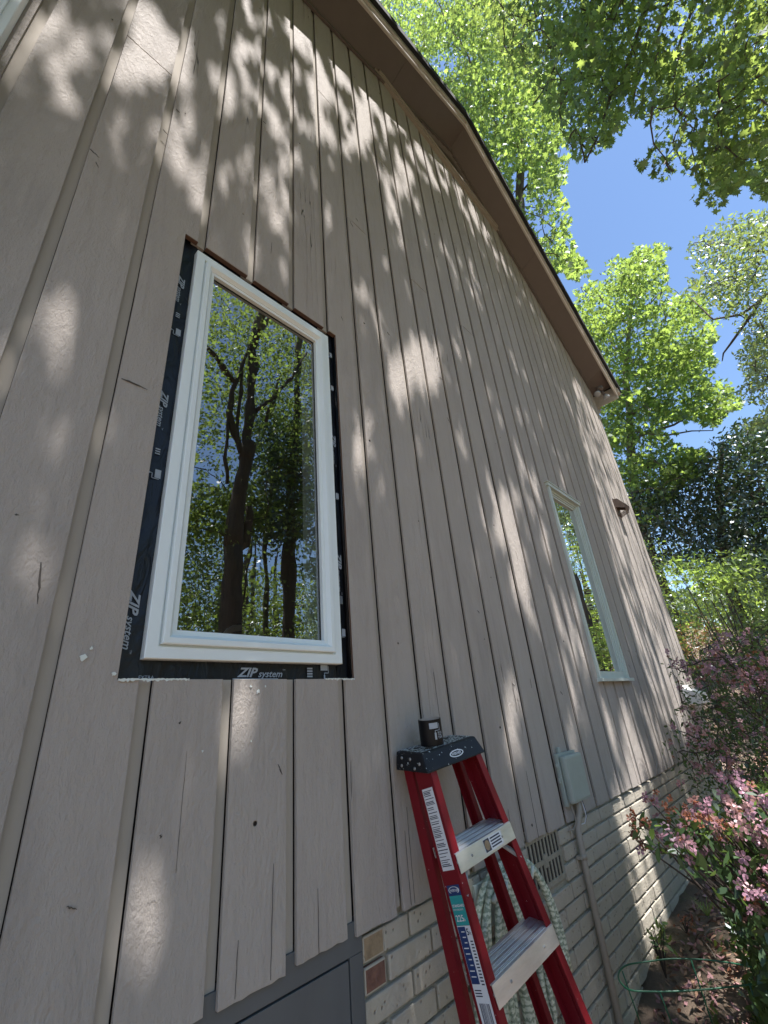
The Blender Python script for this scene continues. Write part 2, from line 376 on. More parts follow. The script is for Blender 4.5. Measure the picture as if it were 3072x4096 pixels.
# ================================================================== THE HOUSE
WY = 1.2
Z = lambda z: z+H0
gx = [-30, -3, 0, 1.5, 2.8, 3.36, 4.4, 6.3, 8, 10, 14, 20, 30, 70]; gz = [-1.8, -1.75, -1.62, -1.5, -1.37, -1.27, -1.17, -1.08, -.95, -.7, .1, 1.3, 3.0, 7]
def ground(x, y):
    b = np.interp(x, gx, gz); b = b-.03*np.clip(-y, -2, 25)+0*x
    b = b+.05*(vnoise(x*.9, y*.9, 3)-.5)+.03*(vnoise(x*3, y*3, 5)-.5); return b+H0
rakeL = lambda x: 4.909+.453*x-.0        # outer lower edge of the fascia (z relative to the eye)
rakeR = lambda x: 8.440-.653*x
PEAK = (8.440-4.909)/(.453+.653)
def soff(x): return min(rakeL(x)-.14, rakeR(x)-.14)
house = thing("house", (3.1, 1.2, float(ground(3.1, 1.2))), "taupe wooden house gable wall with brick base and tall bare window", "house")

grooves = [-1.43, -1.22, -1.01, -.80, -.59, -.374, -.166, .046, .262, .464, .677, .884, 1.085, 1.283, 1.480, 1.676, 1.888]
x = 1.888
while x < 6.25: x += .2065+random.uniform(-.004, .004); grooves.append(x)
grooves = [g for g in grooves if g < 6.27]+[6.335]
O1 = (.383, 1.127, .138, 1.730); O2 = (3.432, 4.055, .137, 1.640)
butts = {}
for px_, py_ in ((694, 207), (754, 476), (893, 610), (1001, 710), (818, 345), (1120, 700), (330, 130)):
    q_ = atY(px_+4, py_, WY); gi_ = max([g_ for g_ in grooves if g_ < q_[0]+.01]); butts[gi_] = q_[2]-H0
def topz(xx):
    t = soff(xx)-.012
    if 1.98 < xx < 4.02: t = min(t, 5.60)
    return t
def outline(xl, xr, z0, z1f, wob=.0012):
    """outline pieces of one board, cut round the window openings"""
    pcs = []
    holes = [o for o in (O1, O2) if o[0] < xr and o[1] > xl and z0 < o[2] and z1f(xl) > o[3]]
    def side(xx, za, zb, sgn):
        n = max(2, int((zb-za)/.35)); return [(xx+sgn*0+random.uniform(-wob, wob), za+(zb-za)*i/n) for i in range(1, n)]
    def poly(xa, xb, za, zbf, rag):
        zt = [(xb, zbf(xb)), (xa, zbf(xa))]
        bot = [(xa, za)]
        if rag:
            n = 9
            for i in range(1, n):
                bot.append((xa+(xb-xa)*i/n, za+random.uniform(-.0015, .0025)))
        bot.append((xb, za))
        L_ = side(xb, za, zbf(xb), 1); R_ = side(xa, za, zbf(xa), -1)[::-1]
        return bot+L_+zt+R_
    if not holes: return [poly(xl, xr, z0, z1f, True)]
    a, b, c, d = holes[0]
    if a <= xl and b >= xr:
        return [poly(xl, xr, z0, lambda q: c, True), poly(xl, xr, d, z1f, False)]
    if xl < a < xr:     # hole bites the right part
        p = [(xl, z0)]+[(xl+(xr-xl)*i/9, z0+random.uniform(-.0015, .0025)) for i in range(1, 9)]+[(xr, z0), (xr, c), (a, c), (a, d), (xr, d), (xr, z1f(xr)), (xl, z1f(xl))]+side(xl, z0, z1f(xl), -1)[::-1]
        return [p]
    p = [(xl, z0)]+[(xl+(xr-xl)*i/9, z0+random.uniform(-.0015, .0025)) for i in range(1, 9)]+[(xr, z0)]+side(xr, z0, z1f(xr), 1)+[(xr, z1f(xr)), (xl, z1f(xl)), (xl, d), (b, d), (b, c), (xl, c)]
    return [p]
wall = MB(); chan = MB()
CW = .033
for i in range(len(grooves)-1):
    xl = grooves[i]; xr = grooves[i+1]-CW if i < len(grooves)-2 else grooves[i+1]
    zb = -.527+random.uniform(-.006, .003)
    yo = WY+random.uniform(-.0015, .0015)
    bz = [v for k_, v in butts.items() if abs(k_-xl) < .01 and v]
    if bz:
        zs = bz[0]
        for pl in outline(xl, xr, zb, lambda q: zs-.0038): wall.prism([(px, yo, Z(pz)) for px, pz in pl], (0, .012, 0))
        for pl in outline(xl, xr, zs+.0038, topz): wall.prism([(px, yo+.001, Z(pz)) for px, pz in pl], (0, .012, 0))
    else:
        for pl in outline(xl, xr, zb, topz): wall.prism([(px, yo, Z(pz)) for px, pz in pl], (0, .012, 0))
    if i < len(grooves)-2:
        for pl in outline(xr-.018, grooves[i+1]-random.uniform(.0002, .0011), -.520, topz, 0): chan.prism([(px, WY+.0165, Z(pz)) for px, pz in pl], (0, .012, 0))
wm = wall.build("siding_boards", MS, house, bevel=.0018)
# splits, checks and nail holes in the boards
wall = MB()
def sliver(x0, z0, x1, z1, wd):
    n_ = 8; A_ = []; B_ = []
    for k in range(n_+1):
        t_ = k/n_; cx_ = x0+(x1-x0)*t_+random.uniform(-1, 1)*wd*.9*(0 < k < n_); cz_ = z0+(z1-z0)*t_+random.uniform(-1, 1)*wd*.9*(0 < k < n_); h_ = wd*(.12+1.1*math.sin(math.pi*min(1, t_*.9+.1))*random.uniform(.35, 1))
        dx_, dz_ = (z1-z0), -(x1-x0); l_ = math.hypot(dx_, dz_); A_.append((cx_+dx_/l_*h_, cz_+dz_/l_*h_)); B_.append((cx_-dx_/l_*h_, cz_-dz_/l_*h_))
    wall.prism([(p_, WY-.0022, Z(q_)) for p_, q_ in A_+B_[::-1]], (0, .0014, 0))
for i in range(len(grooves)-2):
    xl, xr = grooves[i], grooves[i+1]-CW; tz_ = min(topz(xl), topz(xr))
    if i > 3:
        for k in range(random.choice([0, 0, 1, 1, 2])):
            xq = random.uniform(xl+.015, xr-.015); sliver(xq, -.525, xq+random.uniform(-.004, .004), -.525+random.uniform(.05, .28), .0006)
        if random.random() < .12: xq = random.uniform(xl+.02, xr-.02); zq = random.uniform(-.35, -.1); sliver(xq, zq, xq+random.uniform(-.006, .006), zq+random.uniform(.15, .4), .0006)
    for k in range(4):
        zq = random.uniform(-.5, tz_-.1); xq = random.uniform(xl+.015, xr-.015)
        if O1[0]-.02 < xq < O1[1]+.02 and O1[2]-.02 < zq < O1[3]+.02 or O2[0]-.06 < xq < O2[1]+.06 and O2[2]-.06 < zq < O2[3]+.06: continue
        q_ = random.random()
        if q_ < .55: sliver(xq, zq, xq+.001, zq+random.uniform(.004, .008), .0026)
        elif q_ < .8: sliver(xq, zq, xq+random.uniform(.01, .03), zq-random.uniform(.008, .035), .0016)
        else: sliver(xq, zq, xq+.002, zq+random.uniform(.03, .10), .0006)
for px_, py_, qx_, qy_ in ((194, 322, 214, 341), (380, 236, 388, 244), (262, 818, 318, 842), (88, 1215, 80, 1305), (568, 262, 574, 268), (352, 280, 362, 292)):
    a_, b_ = atY(px_, py_, WY), atY(qx_, qy_, WY); sliver(a_[0], a_[2]-H0, b_[0], b_[2]-H0, .0022)
wso = wall.build("wood_splits", simple("weathered split", (.07, .06, .05), .9, .3), wm); wso["kind"] = "stuff"
chan.build("siding_channels", M_ch, house)
# raw cut edges round the new window
rw = MB()
a, b, c, d = O1
rw.box(b-.0015, b+.0005, WY+.001, WY+.007, Z(c), Z(d), 0)
for i in range(len(grooves)-1):
    xl, xr = max(grooves[i], a), min(grooves[i+1]-CW, b)
    if xr > xl: rw.box(xl, xr, WY+.001, WY+.018, Z(d)-.003, Z(d)+.0012, 0)
    xl, xr = max(grooves[i+1]-CW, a), min(grooves[i+1], b)
    if xr > xl: rw.box(xl, xr, WY+.0190, WY+.040, Z(d)+.004, Z(d)+.012, 0)
rw.build("raw_cut_edge", M_raw, house)
# side and inner shell (dark void with openings)
sh = MB()
def shell(x0, x1, z0, z1): sh.box(x0, x1, WY+.045, WY+.06, Z(z0), Z(z1))
shell(-2, a+.0, -.53, 4.0); shell(a, b, -.53, c+.04); shell(a, b, d-.04, 4.0); shell(b, O2[0], -.53, 4.0); shell(O2[0], O2[1], -.53, O2[2]+.02); shell(O2[0], O2[1], O2[3]-.02, 4.0); shell(O2[1], 6.32, -.53, 3.9)
sh.prism([(-1.8, WY+.045, Z(4.0)), (6.2, WY+.045, Z(4.0)), (PEAK, WY+.045, Z(6.0))], (0, .015, 0))
sh.box(-2, 6.3, 4.0, 4.05, Z(-1.6), Z(5)); sh.box(-2, 6.3, WY+.05, 4.0, Z(-.02), Z(0.0)); sh.box(-2, 6.3, WY+.05, 4.0, Z(2.3), Z(2.32)); sh.box(2.1, 2.15, WY+.06, 4.0, Z(0), Z(2.3))
sh.build("wall_core", M_dark, house)
sw = MB()
xx = WY+.03
while xx < 7.4:
    sw.box(6.30, 6.345, xx, xx+.172, Z(-.53), Z(4.2)); sw.box(6.30, 6.33, xx+.172, xx+.205, Z(-.52), Z(4.2)); xx += .205
sw.build("side_wall", MS, house)
# brick base
bk = MB(); mort = MB()
mort.box(1.114, 6.315, WY+.027, WY+.12, Z(-1.9), Z(-.50)); mort.box(6.20, 6.315, WY+.03, 7.4, Z(-1.9), Z(-.50))
ch = .0677
zt = -.545
VENT = (2.10, 2.40, -.72, -.53)
for r in range(20):
    z1 = zt-r*ch; z0 = z1-ch+.010
    if z1 < -1.75: break
    xq = 1.118-(.105 if r % 2 else 0)
    while xq < 6.31:
        wb = .2035; xa = max(xq, 1.118); xb = min(xq+wb-.010, 6.322)
        j = random.uniform(-.0015, .0015)
        if xb-xa > .02:
            seg = [(xa, xb)]
            if z1 > VENT[2]-.01 and xb > VENT[0]-.01 and xa < VENT[1]+.01:
                seg = [s_ for s_ in ((xa, VENT[0]-.012), (VENT[1]+.012, xb)) if s_[1]-s_[0] > .02]
            for (p0, p1) in seg:
                mi = 0
                if xa < 1.2: mi = [2, 1, 0, 2, 1, 0, 2, 0, 1][r % 9]
                y0 = WY+.013+random.uniform(-.002, .002)
                if mi: p1 = min(p1, p0+.085)
                bk.box(p0, p1, y0, WY+.10, Z(z0+j), Z(z1+j), mi)
                if mi and xb > p1+.03: bk.box(p1+.0005, xb, y0-.001, WY+.10, Z(z0+j), Z(z1+j), 0)
        xq += wb
bko = bk.build("brick_base", [M_brick, M_brickr, M_brickt], house, bevel=.005)
mort.build("mortar", M_mort, house)
# crawl space door
dr = MB()
dr.box(.10, 1.112, WY+.010, WY+.06, Z(-.57), Z(-.50)); dr.box(1.065, 1.112, WY+.010, WY+.06, Z(-1.6), Z(-.571)); dr.box(.10, .147, WY+.010, WY+.06, Z(-1.6), Z(-.571))
do = dr.build("access_door_frame", M_door, house, bevel=.001)
dp = MB(); dp.box(.152, 1.0605, WY+.011, WY+.05, Z(-1.58), Z(-.5755)); dp.build("access_door", M_door, house, bevel=.0015, label="flat slate grey access door below the siding")
# brick left of the door
b2 = MB()
for r in range(18):
    z1 = zt-r*ch; xq = -1.4-(.105 if r % 2 else 0)
    while xq < .09:
        xb = min(xq+.1935, .097)
        if xb-xq > .02: b2.box(xq, xb, WY+.013, WY+.1, Z(z1-ch+.010), Z(z1))
        xq += .2035
b2.build("brick_base", M_brick, house, bevel=.004)
m2 = MB(); m2.box(-1.6, .099, WY+.027, WY+.12, Z(-1.9), Z(-.50)); m2.build("mortar", M_mort, house)
# foundation vent: cast plate with two rows of slots
vt = MB(); va, vb, vc, vd = VENT
vt.box(va-.008, vb+.008, WY+.0245, WY+.0265, Z(vc), Z(vd), 1)
n = 9; pw = (vb-va)/n
for i in range(n+1):
    vt.box(va+i*pw-.0062, va+i*pw+.0062, WY+.0195, WY+.0244, Z(vc), Z(vd))
zm = (vc+vd)/2
for zz, hh in ((vc+.008, .010), (zm, .009), (vd-.006, .008)): vt.box(va-.008, vb+.008, WY+.0185, WY+.0244, Z(zz-hh), Z(zz+hh))
vt.box((va+vb)/2-.02, (va+vb)/2+.02, WY+.017, WY+.0244, Z(zm-.024), Z(zm+.024))
vt.build("foundation_vent", [M_mort, M_dark], house, bevel=.001)

# ---- windows
def sweep_frame(mb, x0, x1, z0, z1, prof, mi=0):
    """prof: list of (inset, y); mitred rectangle frame"""
    rings = []
    for ins, yy in prof: rings.append([(x0+ins, yy, Z(z0+ins)), (x1-ins, yy, Z(z0+ins)), (x1-ins, yy, Z(z1-ins)), (x0+ins, yy, Z(z1-ins))])
    for r in range(len(rings)-1):
        for k in range(4):
            j = (k+1) % 4; mb.add([rings[r][k], rings[r][j], rings[r+1][j], rings[r+1][k]], [(0, 1, 2, 3)], mi)
def part_empty(name, loc, parent, label=None):
    o = bpy.data.objects.new(name, None); link(o, parent); o.location = Vector(np.array(loc)-ORG[parent.name]); ORG[o.name] = np.array(loc, float)
    if label: o["label"] = label
    return o
fr = MB(); FX0, FX1, FZ0, FZ1 = .434, 1.078, .186, 1.688
prof = [(0, WY+.05), (0, WY+.002), (.002, WY), (.030, WY), (.031, WY+.007), (.0355, WY+.007), (.0362, WY-.008), (.039, WY-.0095), (.052, WY-.0095), (.061, WY+.001), (.063, WY+.001), (.0635, WY+.004), (.0745, WY+.006), (.075, WY+.020)]
sweep_frame(fr, FX0, FX1, FZ0, FZ1, prof)
w1 = fr.build("window_frame", M_vinyl, house, label="unpainted pale vinyl window frame surrounded by black flashing tape")
gk = MB(); sweep_frame(gk, FX0+.0745, FX1-.0745, FZ0+.0745, FZ1-.0745, [(0, WY+.0205), (.004, WY+.0205)]); gk.build("gasket", M_glassframe, w1)
gp = MB(); gp.add([(FX0+.075, WY+.0225, Z(FZ0+.075)), (FX1-.075, WY+.0225, Z(FZ0+.075)), (FX1-.075, WY+.0225, Z(FZ1-.075)), (FX0+.075, WY+.0225, Z(FZ1-.075))], [(0, 1, 2, 3)])
gp.build("window_pane", M_pane, w1)
# inside crank handle and inner reveal
ck = MB(); hp = [atY(482*1+0, 1372, WY+.06), atY(492, 1363, WY+.06), atY(505, 1358, WY+.06), atY(520, 1356, WY+.06)]
ck.tube(hp, [.005, .008, .010, .010], 8); ck.build("crank_handle", M_vinyl, w1, smooth=True)
iv = MB(); sweep_frame(iv, FX0+.07, FX1-.07, FZ0+.07, FZ1-.07, [(0, WY+.03), (0, WY+.12)]); iv.build("inner_jamb", M_trim, w1)
# black tape
tp = MB(); a, b, c, d = O1; nseg = 26
def strip(x0, x1, z0, z1, y0, y1, nx, nz, amp, seed, wrinkle=1):
    b0 = len(tp.v)
    for i in range(nx+1):
        for j in range(nz+1):
            u = i/nx; v_ = j/nz; X_ = x0+(x1-x0)*u; Z_ = z0+(z1-z0)*v_
            tp.v.append((X_, y0+(y1-y0)*u+amp*(vnoise(np.array(X_*60), np.array(Z_*22), seed)-.5)*2, Z(Z_)))
    for i in range(nx):
        for j in range(nz):
            q = b0+i*(nz+1)+j; tp.f.append([q, q+nz+1, q+nz+2, q+1]); tp.m.append(0)
TY = WY+.026
strip(a-.01, FX0+.004, c-.01, d+.01, TY+.006, TY, 5, 90, .0025, 1)
strip(FX1-.004, b+.0, c-.01, d+.01, TY, TY+.004, 5, 90, .0025, 2)
tp.box(b-.002, b-.0005, WY+.013, TY+.01, Z(c), Z(d)); strip(FX0+.0045, FX1-.0045, c-.01, FZ0+.01, TY+.002, TY+.002, 60, 6, .0015, 3)
strip(FX0+.0045, FX1-.0045, FZ1-.01, d+.012, TY+.002, TY+.002, 60, 6, .0015, 4)
tpo = tp.build("flashing_tape", M_tape, house, smooth=True, label="shiny black printed flashing tape around the new window")
PY = TY-.0042; pr = MB()
def zip_logo(O, ex, ey, s):
    O = np.array(O, float); ex = np.array(ex, float); ey = np.array(ey, float)
    w_ = text_mb(pr, "ZIP", s, O, ex, ey, 0, .35, s*.03, aspect=1.15)
    w2 = text_mb(pr, "system", s*.78, O+ex*(w_+s*.02)-ey*s*.02, ex, ey, 0, .3, s*.012, aspect=1.1)
    text_mb(pr, "TM", s*.2, O+ex*(w_+w2+s*.05)+ey*s*.5, ex, ey, 0, 0, 0); flush()
def flush():
    global pr
    if pr.v: pr.build('printed_mark', M_print, tpo)
    pr = MB()
def roller(O, ex, ey, s):
    O = np.array(O, float); ex = np.array(ex, float); ey = np.array(ey, float)
    def q(x0, x1, y0, y1): pr.add([O+ex*x0*s+ey*y0*s, O+ex*x1*s+ey*y0*s, O+ex*x1*s+ey*y1*s, O+ex*x0*s+ey*y1*s], [(0, 1, 2, 3)])
    q(0, 1, .5, 1.1); q(1.06, 1.14, .2, .95); q(.5, 1.14, .2, .28); q(.5, .58, .02, .28); q(.44, .64, -.7, .02); flush()
# bottom strip, upright
zip_logo((.700, PY+.002, Z(.147)), (1, 0, 0), (0, 0, 1), .035)
pr.box(.685, .835, PY+.0018, PY+.0022, Z(.1395), Z(.1425))
roller((1.0, PY+.002, Z(.152)), (1, 0, 0), (0, 0, 1), .030)
for k_ in range(4): pr.box(.945, .966, PY+.0016, PY+.0020, Z(.146+k_*.008), Z(.151+k_*.008))
text_mb(pr, "EXTRA", .012, (.435, PY+.002, Z(.141)), (1, 0, 0), (0, 0, 1))
# left strip, reading downwards
for zz, s in ((.355, .034), (1.00, .031), (1.53, .030)): zip_logo((.391, PY+.004, Z(zz)), (0, 0, -1), (1, 0, 0), s)
for zz in (.72, 1.28): roller((.392, PY+.004, Z(zz)), (0, 0, -1), (1, 0, 0), .028); [pr.box(.398, .412, PY+.0035, PY+.004, Z(zz+.05+k_*.008), Z(zz+.054+k_*.008)) for k_ in range(3)]
# right strip, reading downwards
for zz, s in ((.60, .036), (1.15, .036)):
    zip_logo((1.088, PY+.0005, Z(zz)), (0, 0, -1), (1, 0, 0), s); pr.box(1.081, 1.084, PY, PY+.0004, Z(zz-.16), Z(zz+.02))
for zz in (.31, .86, 1.42, 1.62): roller((1.088, PY+.0005, Z(zz)), (0, 0, -1), (1, 0, 0), .026)
for k_ in range(6): pr.box(1.085+k_*.0045, 1.087+k_*.0045, PY, PY+.0004, Z(.40), Z(.43))
flush()
# ragged caulk below the opening
def ragged(name, pts):
    """one irregular flat chip of caulk"""
    ca = MB()
    ca.prism([(x_, WY-.003, Z(z_)) for x_, z_ in pts], (0, .0035, 0)); ca.build(name, M_caulk, house)
for x0, x1, am in ((.384, .55, .006), (1.00, 1.126, .005)):
    n_ = int((x1-x0)/.004); up_ = [(x0+(x1-x0)*i/n_, .1385+random.uniform(0, .002)) for i in range(n_+1)]
    ragged("caulk_residue", [(x_, .137-am*random.random()**2) for x_, z_ in up_]+up_[::-1])
for (xq, zq, rr_q) in ((.372, .150, .006), (.305, .185, .009), (.318, .205, .004), (.728, .118, .004), (.752, .105, .007), (.775, .118, .003), (.735, -.02, .002), (.60, -.03, .003)):
    n_ = 11; ragged("paint_chip", [(xq+rr_q*random.uniform(.35, 1)*math.cos(6.283*i/n_), zq+1.3*rr_q*random.uniform(.35, 1)*math.sin(6.283*i/n_)) for i in range(n_)])
# second, older window
a, b, c, d = O2
f2 = MB()
f2.box(a-.012, a+.022, WY-.018, WY+.06, Z(c), Z(d)); f2.box(b-.006, b+.030, WY-.012, WY+.06, Z(c), Z(d))
f2.box(a-.03, b+.03, WY-.026, WY+.05, Z(d), Z(d+.028)); f2.box(a-.045, b+.045, WY-.034, WY+.05, Z(d+.0285), Z(d+.036))
f2.box(a-.035, b+.035, WY-.040, WY+.06, Z(c-.022), Z(c))
w2 = f2.build("window_frame", M_trim, house, bevel=.002, label="older narrow window with pale green painted wooden frame")
f3 = MB()
sweep_frame(f3, a+.0235, b-.0075, c+.0015, d-.002, [(0, WY-.010), (0, WY+.004), (.016, WY+.004), (.016, WY+.013), (.030, WY+.013), (.030, WY+.020), (.044, WY+.022), (.044, WY+.034)])
f3.box(a+.03, b-.02, WY+.0055, WY+.030, Z(c+.0005), Z(c+.05)); f3.build("window_sash", M_trim, w2)
g2 = MB(); g2.add([(a+.05, WY+.032, Z(c+.045)), (b-.03, WY+.032, Z(c+.045)), (b-.03, WY+.032, Z(d-.035)), (a+.05, WY+.032, Z(d-.035))], [(0, 1, 2, 3)]); g2.build("window_pane", M_pane, w2)

# ---- roof, soffit, fascia
YO = .945
def rake_piece(mb, f, x0, x1, y0, y1, za, zb, mi=0):
    mb.prism([(x0, y0, Z(f(x0)+za)), (x1, y0, Z(f(x1)+za)), (x1, y0, Z(f(x1)+zb)), (x0, y0, Z(f(x0)+zb))], (0, y1-y0, 0), mi)
sf = MB()
for f, x0, x1 in ((rakeL, -2.5, .62), (rakeL, .6225, 2.05), (rakeL, 2.0525, PEAK), (rakeR, PEAK, 4.60), (rakeR, 4.6025, 6.18)):
    sf.prism([(x0, YO+.012, Z(f(x0)+.004)), (x1, YO+.012, Z(f(x1)+.004)), (x1, WY+.05, Z(f(x1)-.14)), (x0, WY+.05, Z(f(x0)-.14))], (0, 0, .02))
zE = rakeR(6.18)
sf.prism([(6.181, YO+.012, Z(zE+.004)), (6.62, YO+.012, Z(zE-.10)), (6.62, 7.4, Z(zE-.12)), (6.181, WY+.05, Z(zE-.14))], (0, 0, .02))
sfo = sf.build("soffit", M_soff, house)
mo = MB()
for f, x0, x1 in ((rakeL, -2.5, PEAK), (rakeR, PEAK, 6.2)): rake_piece(mo, f, x0, x1, WY-.022, WY-.003, -.190, -.136)
mo.build("frieze_strip", M_soff, house)
fa = MB()
for f, x0, x1 in ((rakeL, -2.5, 1.35), (rakeL, 1.353, PEAK), (rakeR, PEAK, 5.2), (rakeR, 5.203, 6.62)):
    rake_piece(fa, f, x0, x1, YO-.006, YO+.012, .0, .15, 0); rake_piece(fa, f, x0, x1, YO-.016, YO-.0065, .0, .014, 1); rake_piece(fa, f, x0, x1, YO-.028, YO-.0065, .085, .160, 0)
# flat return piece of white edge
fa.prism([(6.05, YO-.014, Z(rakeR(6.05))), (6.62, YO-.014, Z(zE-.12)), (6.64, YO-.014, Z(zE-.02)), (6.3, YO-.014, Z(rakeR(6.3)+.03))], (0, .006, 0), 1)
fa.build("rake_fascia", [M_fas, M_fasw], house)
rf = MB()
for f, x0, x1 in ((rakeL, -2.5, PEAK), (rakeR, PEAK, 6.72)): rake_piece(rf, f, x0, x1, .880, 7.6, .158, .262)
rf.build("shingle_roof", M_shing, house)
gt = MB()
gt.box(6.625, 6.74, .90, 7.6, Z(4.19), Z(4.29)); gt.box(6.60, 6.624, .93, 7.6, Z(4.08), Z(4.33))
gt.build("gutter", M_fas, house, bevel=.012)
ds = MB(); ds.tube([(6.68, 1.25, Z(4.19)), (6.66, 1.25, Z(4.05)), (6.42, 1.25, Z(3.90)), (6.40, 1.25, Z(3.70)), (6.40, 1.25, Z(-1.0))], .032, 4); ds.build("downspout", M_fas, house)
# gable louvre above a horizontal moulding
lv = MB(); x0, x1 = (5.60+.14-4.909)/.453, (8.440-.14-5.60)/.653
x0 += .02; x1 -= .02
lv.box(x0-.05, x1-.03, WY-.030, WY+.03, Z(5.60), Z(5.63), 0); lv.box(x0, x1-.06, WY-.045, WY+.03, Z(5.631), Z(5.655), 0); lv.box(x0+.04, x1-.04, WY-.022, WY+.03, Z(5.67), Z(5.70), 0)
z = 5.74
while z < 6.2:
    xa = (z+.17-4.909)/.453; xb = (8.440-.17-z)/.653
    if xb-xa > .1: lv.prism([(xa, WY-.012, Z(z)), (xb, WY-.012, Z(z)), (xb, WY+.03, Z(z+.035)), (xa, WY+.03, Z(z+.035))], (0, .004, .006), 0)
    z += .05
lv.build("gable_louvre", M_cond, house)
# pale downpipe at the top left corner of the wall
lp = MB(); lp.box(-.32, -.222, WY-.075, WY-.005, Z(1.2), Z(4.6)); 
for q in (-.295, -.271, -.247): lp.box(q-.004, q+.004, WY-.082, WY-.0755, Z(1.2), Z(4.6))
lp.build("downspout", M_vinyl, house, bevel=.006, label="pale ribbed downspout at the near end of the wall")

# ================================================================== FIXTURES ON THE WALL
ub = thing("utility_box", (2.605, 1.2, Z(-.45)), "grey-green plastic utility box with conduit on the siding above the brick base", "utility box")
m_ = MB(); m_.box(2.500, 2.712, 1.140, 1.176, Z(-.452), Z(-.242)); m_.build("cover", M_box, ub, bevel=.014, smooth=False)
m_ = MB(); m_.box(2.492, 2.720, 1.177, 1.196, Z(-.462), Z(-.232)); m_.box(2.478, 2.492, 1.183, 1.193, Z(-.36), Z(-.335)); m_.box(2.535, 2.56, 1.183, 1.197, Z(-.235), Z(-.205)); m_.box(2.478, 2.492, 1.183, 1.193, Z(-.29), Z(-.275)); m_.build("back_plate", M_box, ub, bevel=.003)
m_ = MB(); m_.tube([(2.60, 1.172, Z(-.455)), (2.60, 1.175, Z(-.50)), (2.565, 1.186, Z(-.56)), (2.56, 1.188, Z(-.70)), (2.56, 1.188, Z(-1.62))], .016, 12)
m_.tube([(2.56, 1.188, Z(-.665)), (2.56, 1.188, Z(-.685))], .0185, 12); m_.build("conduit", M_cond, ub, smooth=True)
m_ = MB(); m_.box(2.528, 2.592, 1.184, 1.208, Z(-.682), Z(-.668)); m_.build("conduit_strap", M_cond, ub)
for i, (sx, col) in enumerate(((2.66, M_white), (2.668, M_ink), (2.53, M_cond))):
    m_ = MB(); zz = -.455
    m_.tube([(sx, 1.178, Z(zz)), (sx+.002, 1.172, Z(zz-.045)), (sx+.012, 1.176, Z(zz-.075)), (sx-.006*i+.01, 1.19, Z(zz-.105)), (sx-.03, 1.207, Z(zz-.108))], .0028, 6); m_.build("cable", col, ub, smooth=True)
hd = thing("exhaust_hood", (5.52, 1.2, Z(1.95)), "brown metal exhaust hood with wire grille high on the siding near the far corner", "vent hood")
m_ = MB(); X0, X1 = 5.44, 5.58
m_.prism([(X0, 1.197, Z(2.13)), (X0, 1.15, Z(2.125)), (X0, 1.085, Z(2.03)), (X0, 1.095, Z(1.985)), (X0, 1.197, Z(2.03))], (.006, 0, 0))
m_.prism([(X1-.006, 1.197, Z(2.13)), (X1-.006, 1.15, Z(2.125)), (X1-.006, 1.085, Z(2.03)), (X1-.006, 1.095, Z(1.985)), (X1-.006, 1.197, Z(2.03))], (.006, 0, 0))
m_.prism([(X0+.006, 1.197, Z(2.13)), (X0+.006, 1.15, Z(2.125)), (X0+.006, 1.085, Z(2.03)), (X0+.006, 1.0855, Z(2.025)), (X0+.006, 1.15, Z(2.119)), (X0+.006, 1.197, Z(2.124))], (X1-X0-.012, 0, 0))
m_.box(X0-.01, X1+.01, 1.190, 1.197, Z(1.93), Z(2.14)); m_.build("hood", M_rust, hd)
m_ = MB()
for i in range(9):
    q = X0+.008+(X1-X0-.016)*i/8; m_.tube([(q, 1.083, Z(2.03)), (q, 1.10, Z(1.96)), (q, 1.19, Z(1.93))], .0022, 5)
for zz, yy in ((2.03, 1.083), (2.0, 1.09), (1.965, 1.098), (1.95, 1.13), (1.935, 1.17)): m_.tube([(X0, yy, Z(zz)), (X1, yy, Z(zz))], .0022, 5)
m_.build("grille", M_rust, hd)
fl = thing("floodlight", (6.33, 1.08, Z(4.13)), "twin bulb floodlight under the soffit at the far corner of the roof", "floodlight")
m_ = MB(); zc = 4.20; m_.tube([(6.30, 1.08, Z(zc)), (6.30, 1.08, Z(zc-.05))], [.052, .045], 18); m_.build("mount", M_soff, fl, smooth=True)
for (ax, ay, bx, by, bz) in ((6.27, 1.09, 6.20, 1.11, 4.05), (6.33, 1.07, 6.40, 1.04, 4.04)):
    m_ = MB(); A_ = np.array((ax, ay, Z(4.15))); B_ = np.array((bx, by, Z(bz))); D_ = (B_-A_)/np.linalg.norm(B_-A_)
    m_.tube([A_, A_+D_*.04, A_+D_*.045, A_+D_*.07], [.016, .018, .020, .024], 14)
    so_ = m_.build("lamp_socket", M_soff, fl, smooth=True)
    m_ = MB(); m_.tube([A_+D_*.07, A_+D_*.085, A_+D_*.11, A_+D_*.135, A_+D_*.145], [.022, .032, .045, .047, .03], 18); m_.build("bulb", M_bulb, fl, smooth=True)
lh = thing("metal_hood", (5.85, 1.2, Z(-.11)), "small pale metal hood low on the siding by the far corner", "vent hood")
m_ = MB(); m_.prism([(5.70, 1.197, Z(.045)), (5.70, 1.06, Z(-.02)), (5.70, 1.055, Z(-.115)), (5.70, 1.197, Z(-.115))], (.33, 0, 0)); m_.build("hood", M_fasw, lh, bevel=.004)
m_ = MB(); m_.box(5.69, 6.05, 1.19, 1.197, Z(-.13), Z(.07)); m_.build("flange", M_fasw, lh)

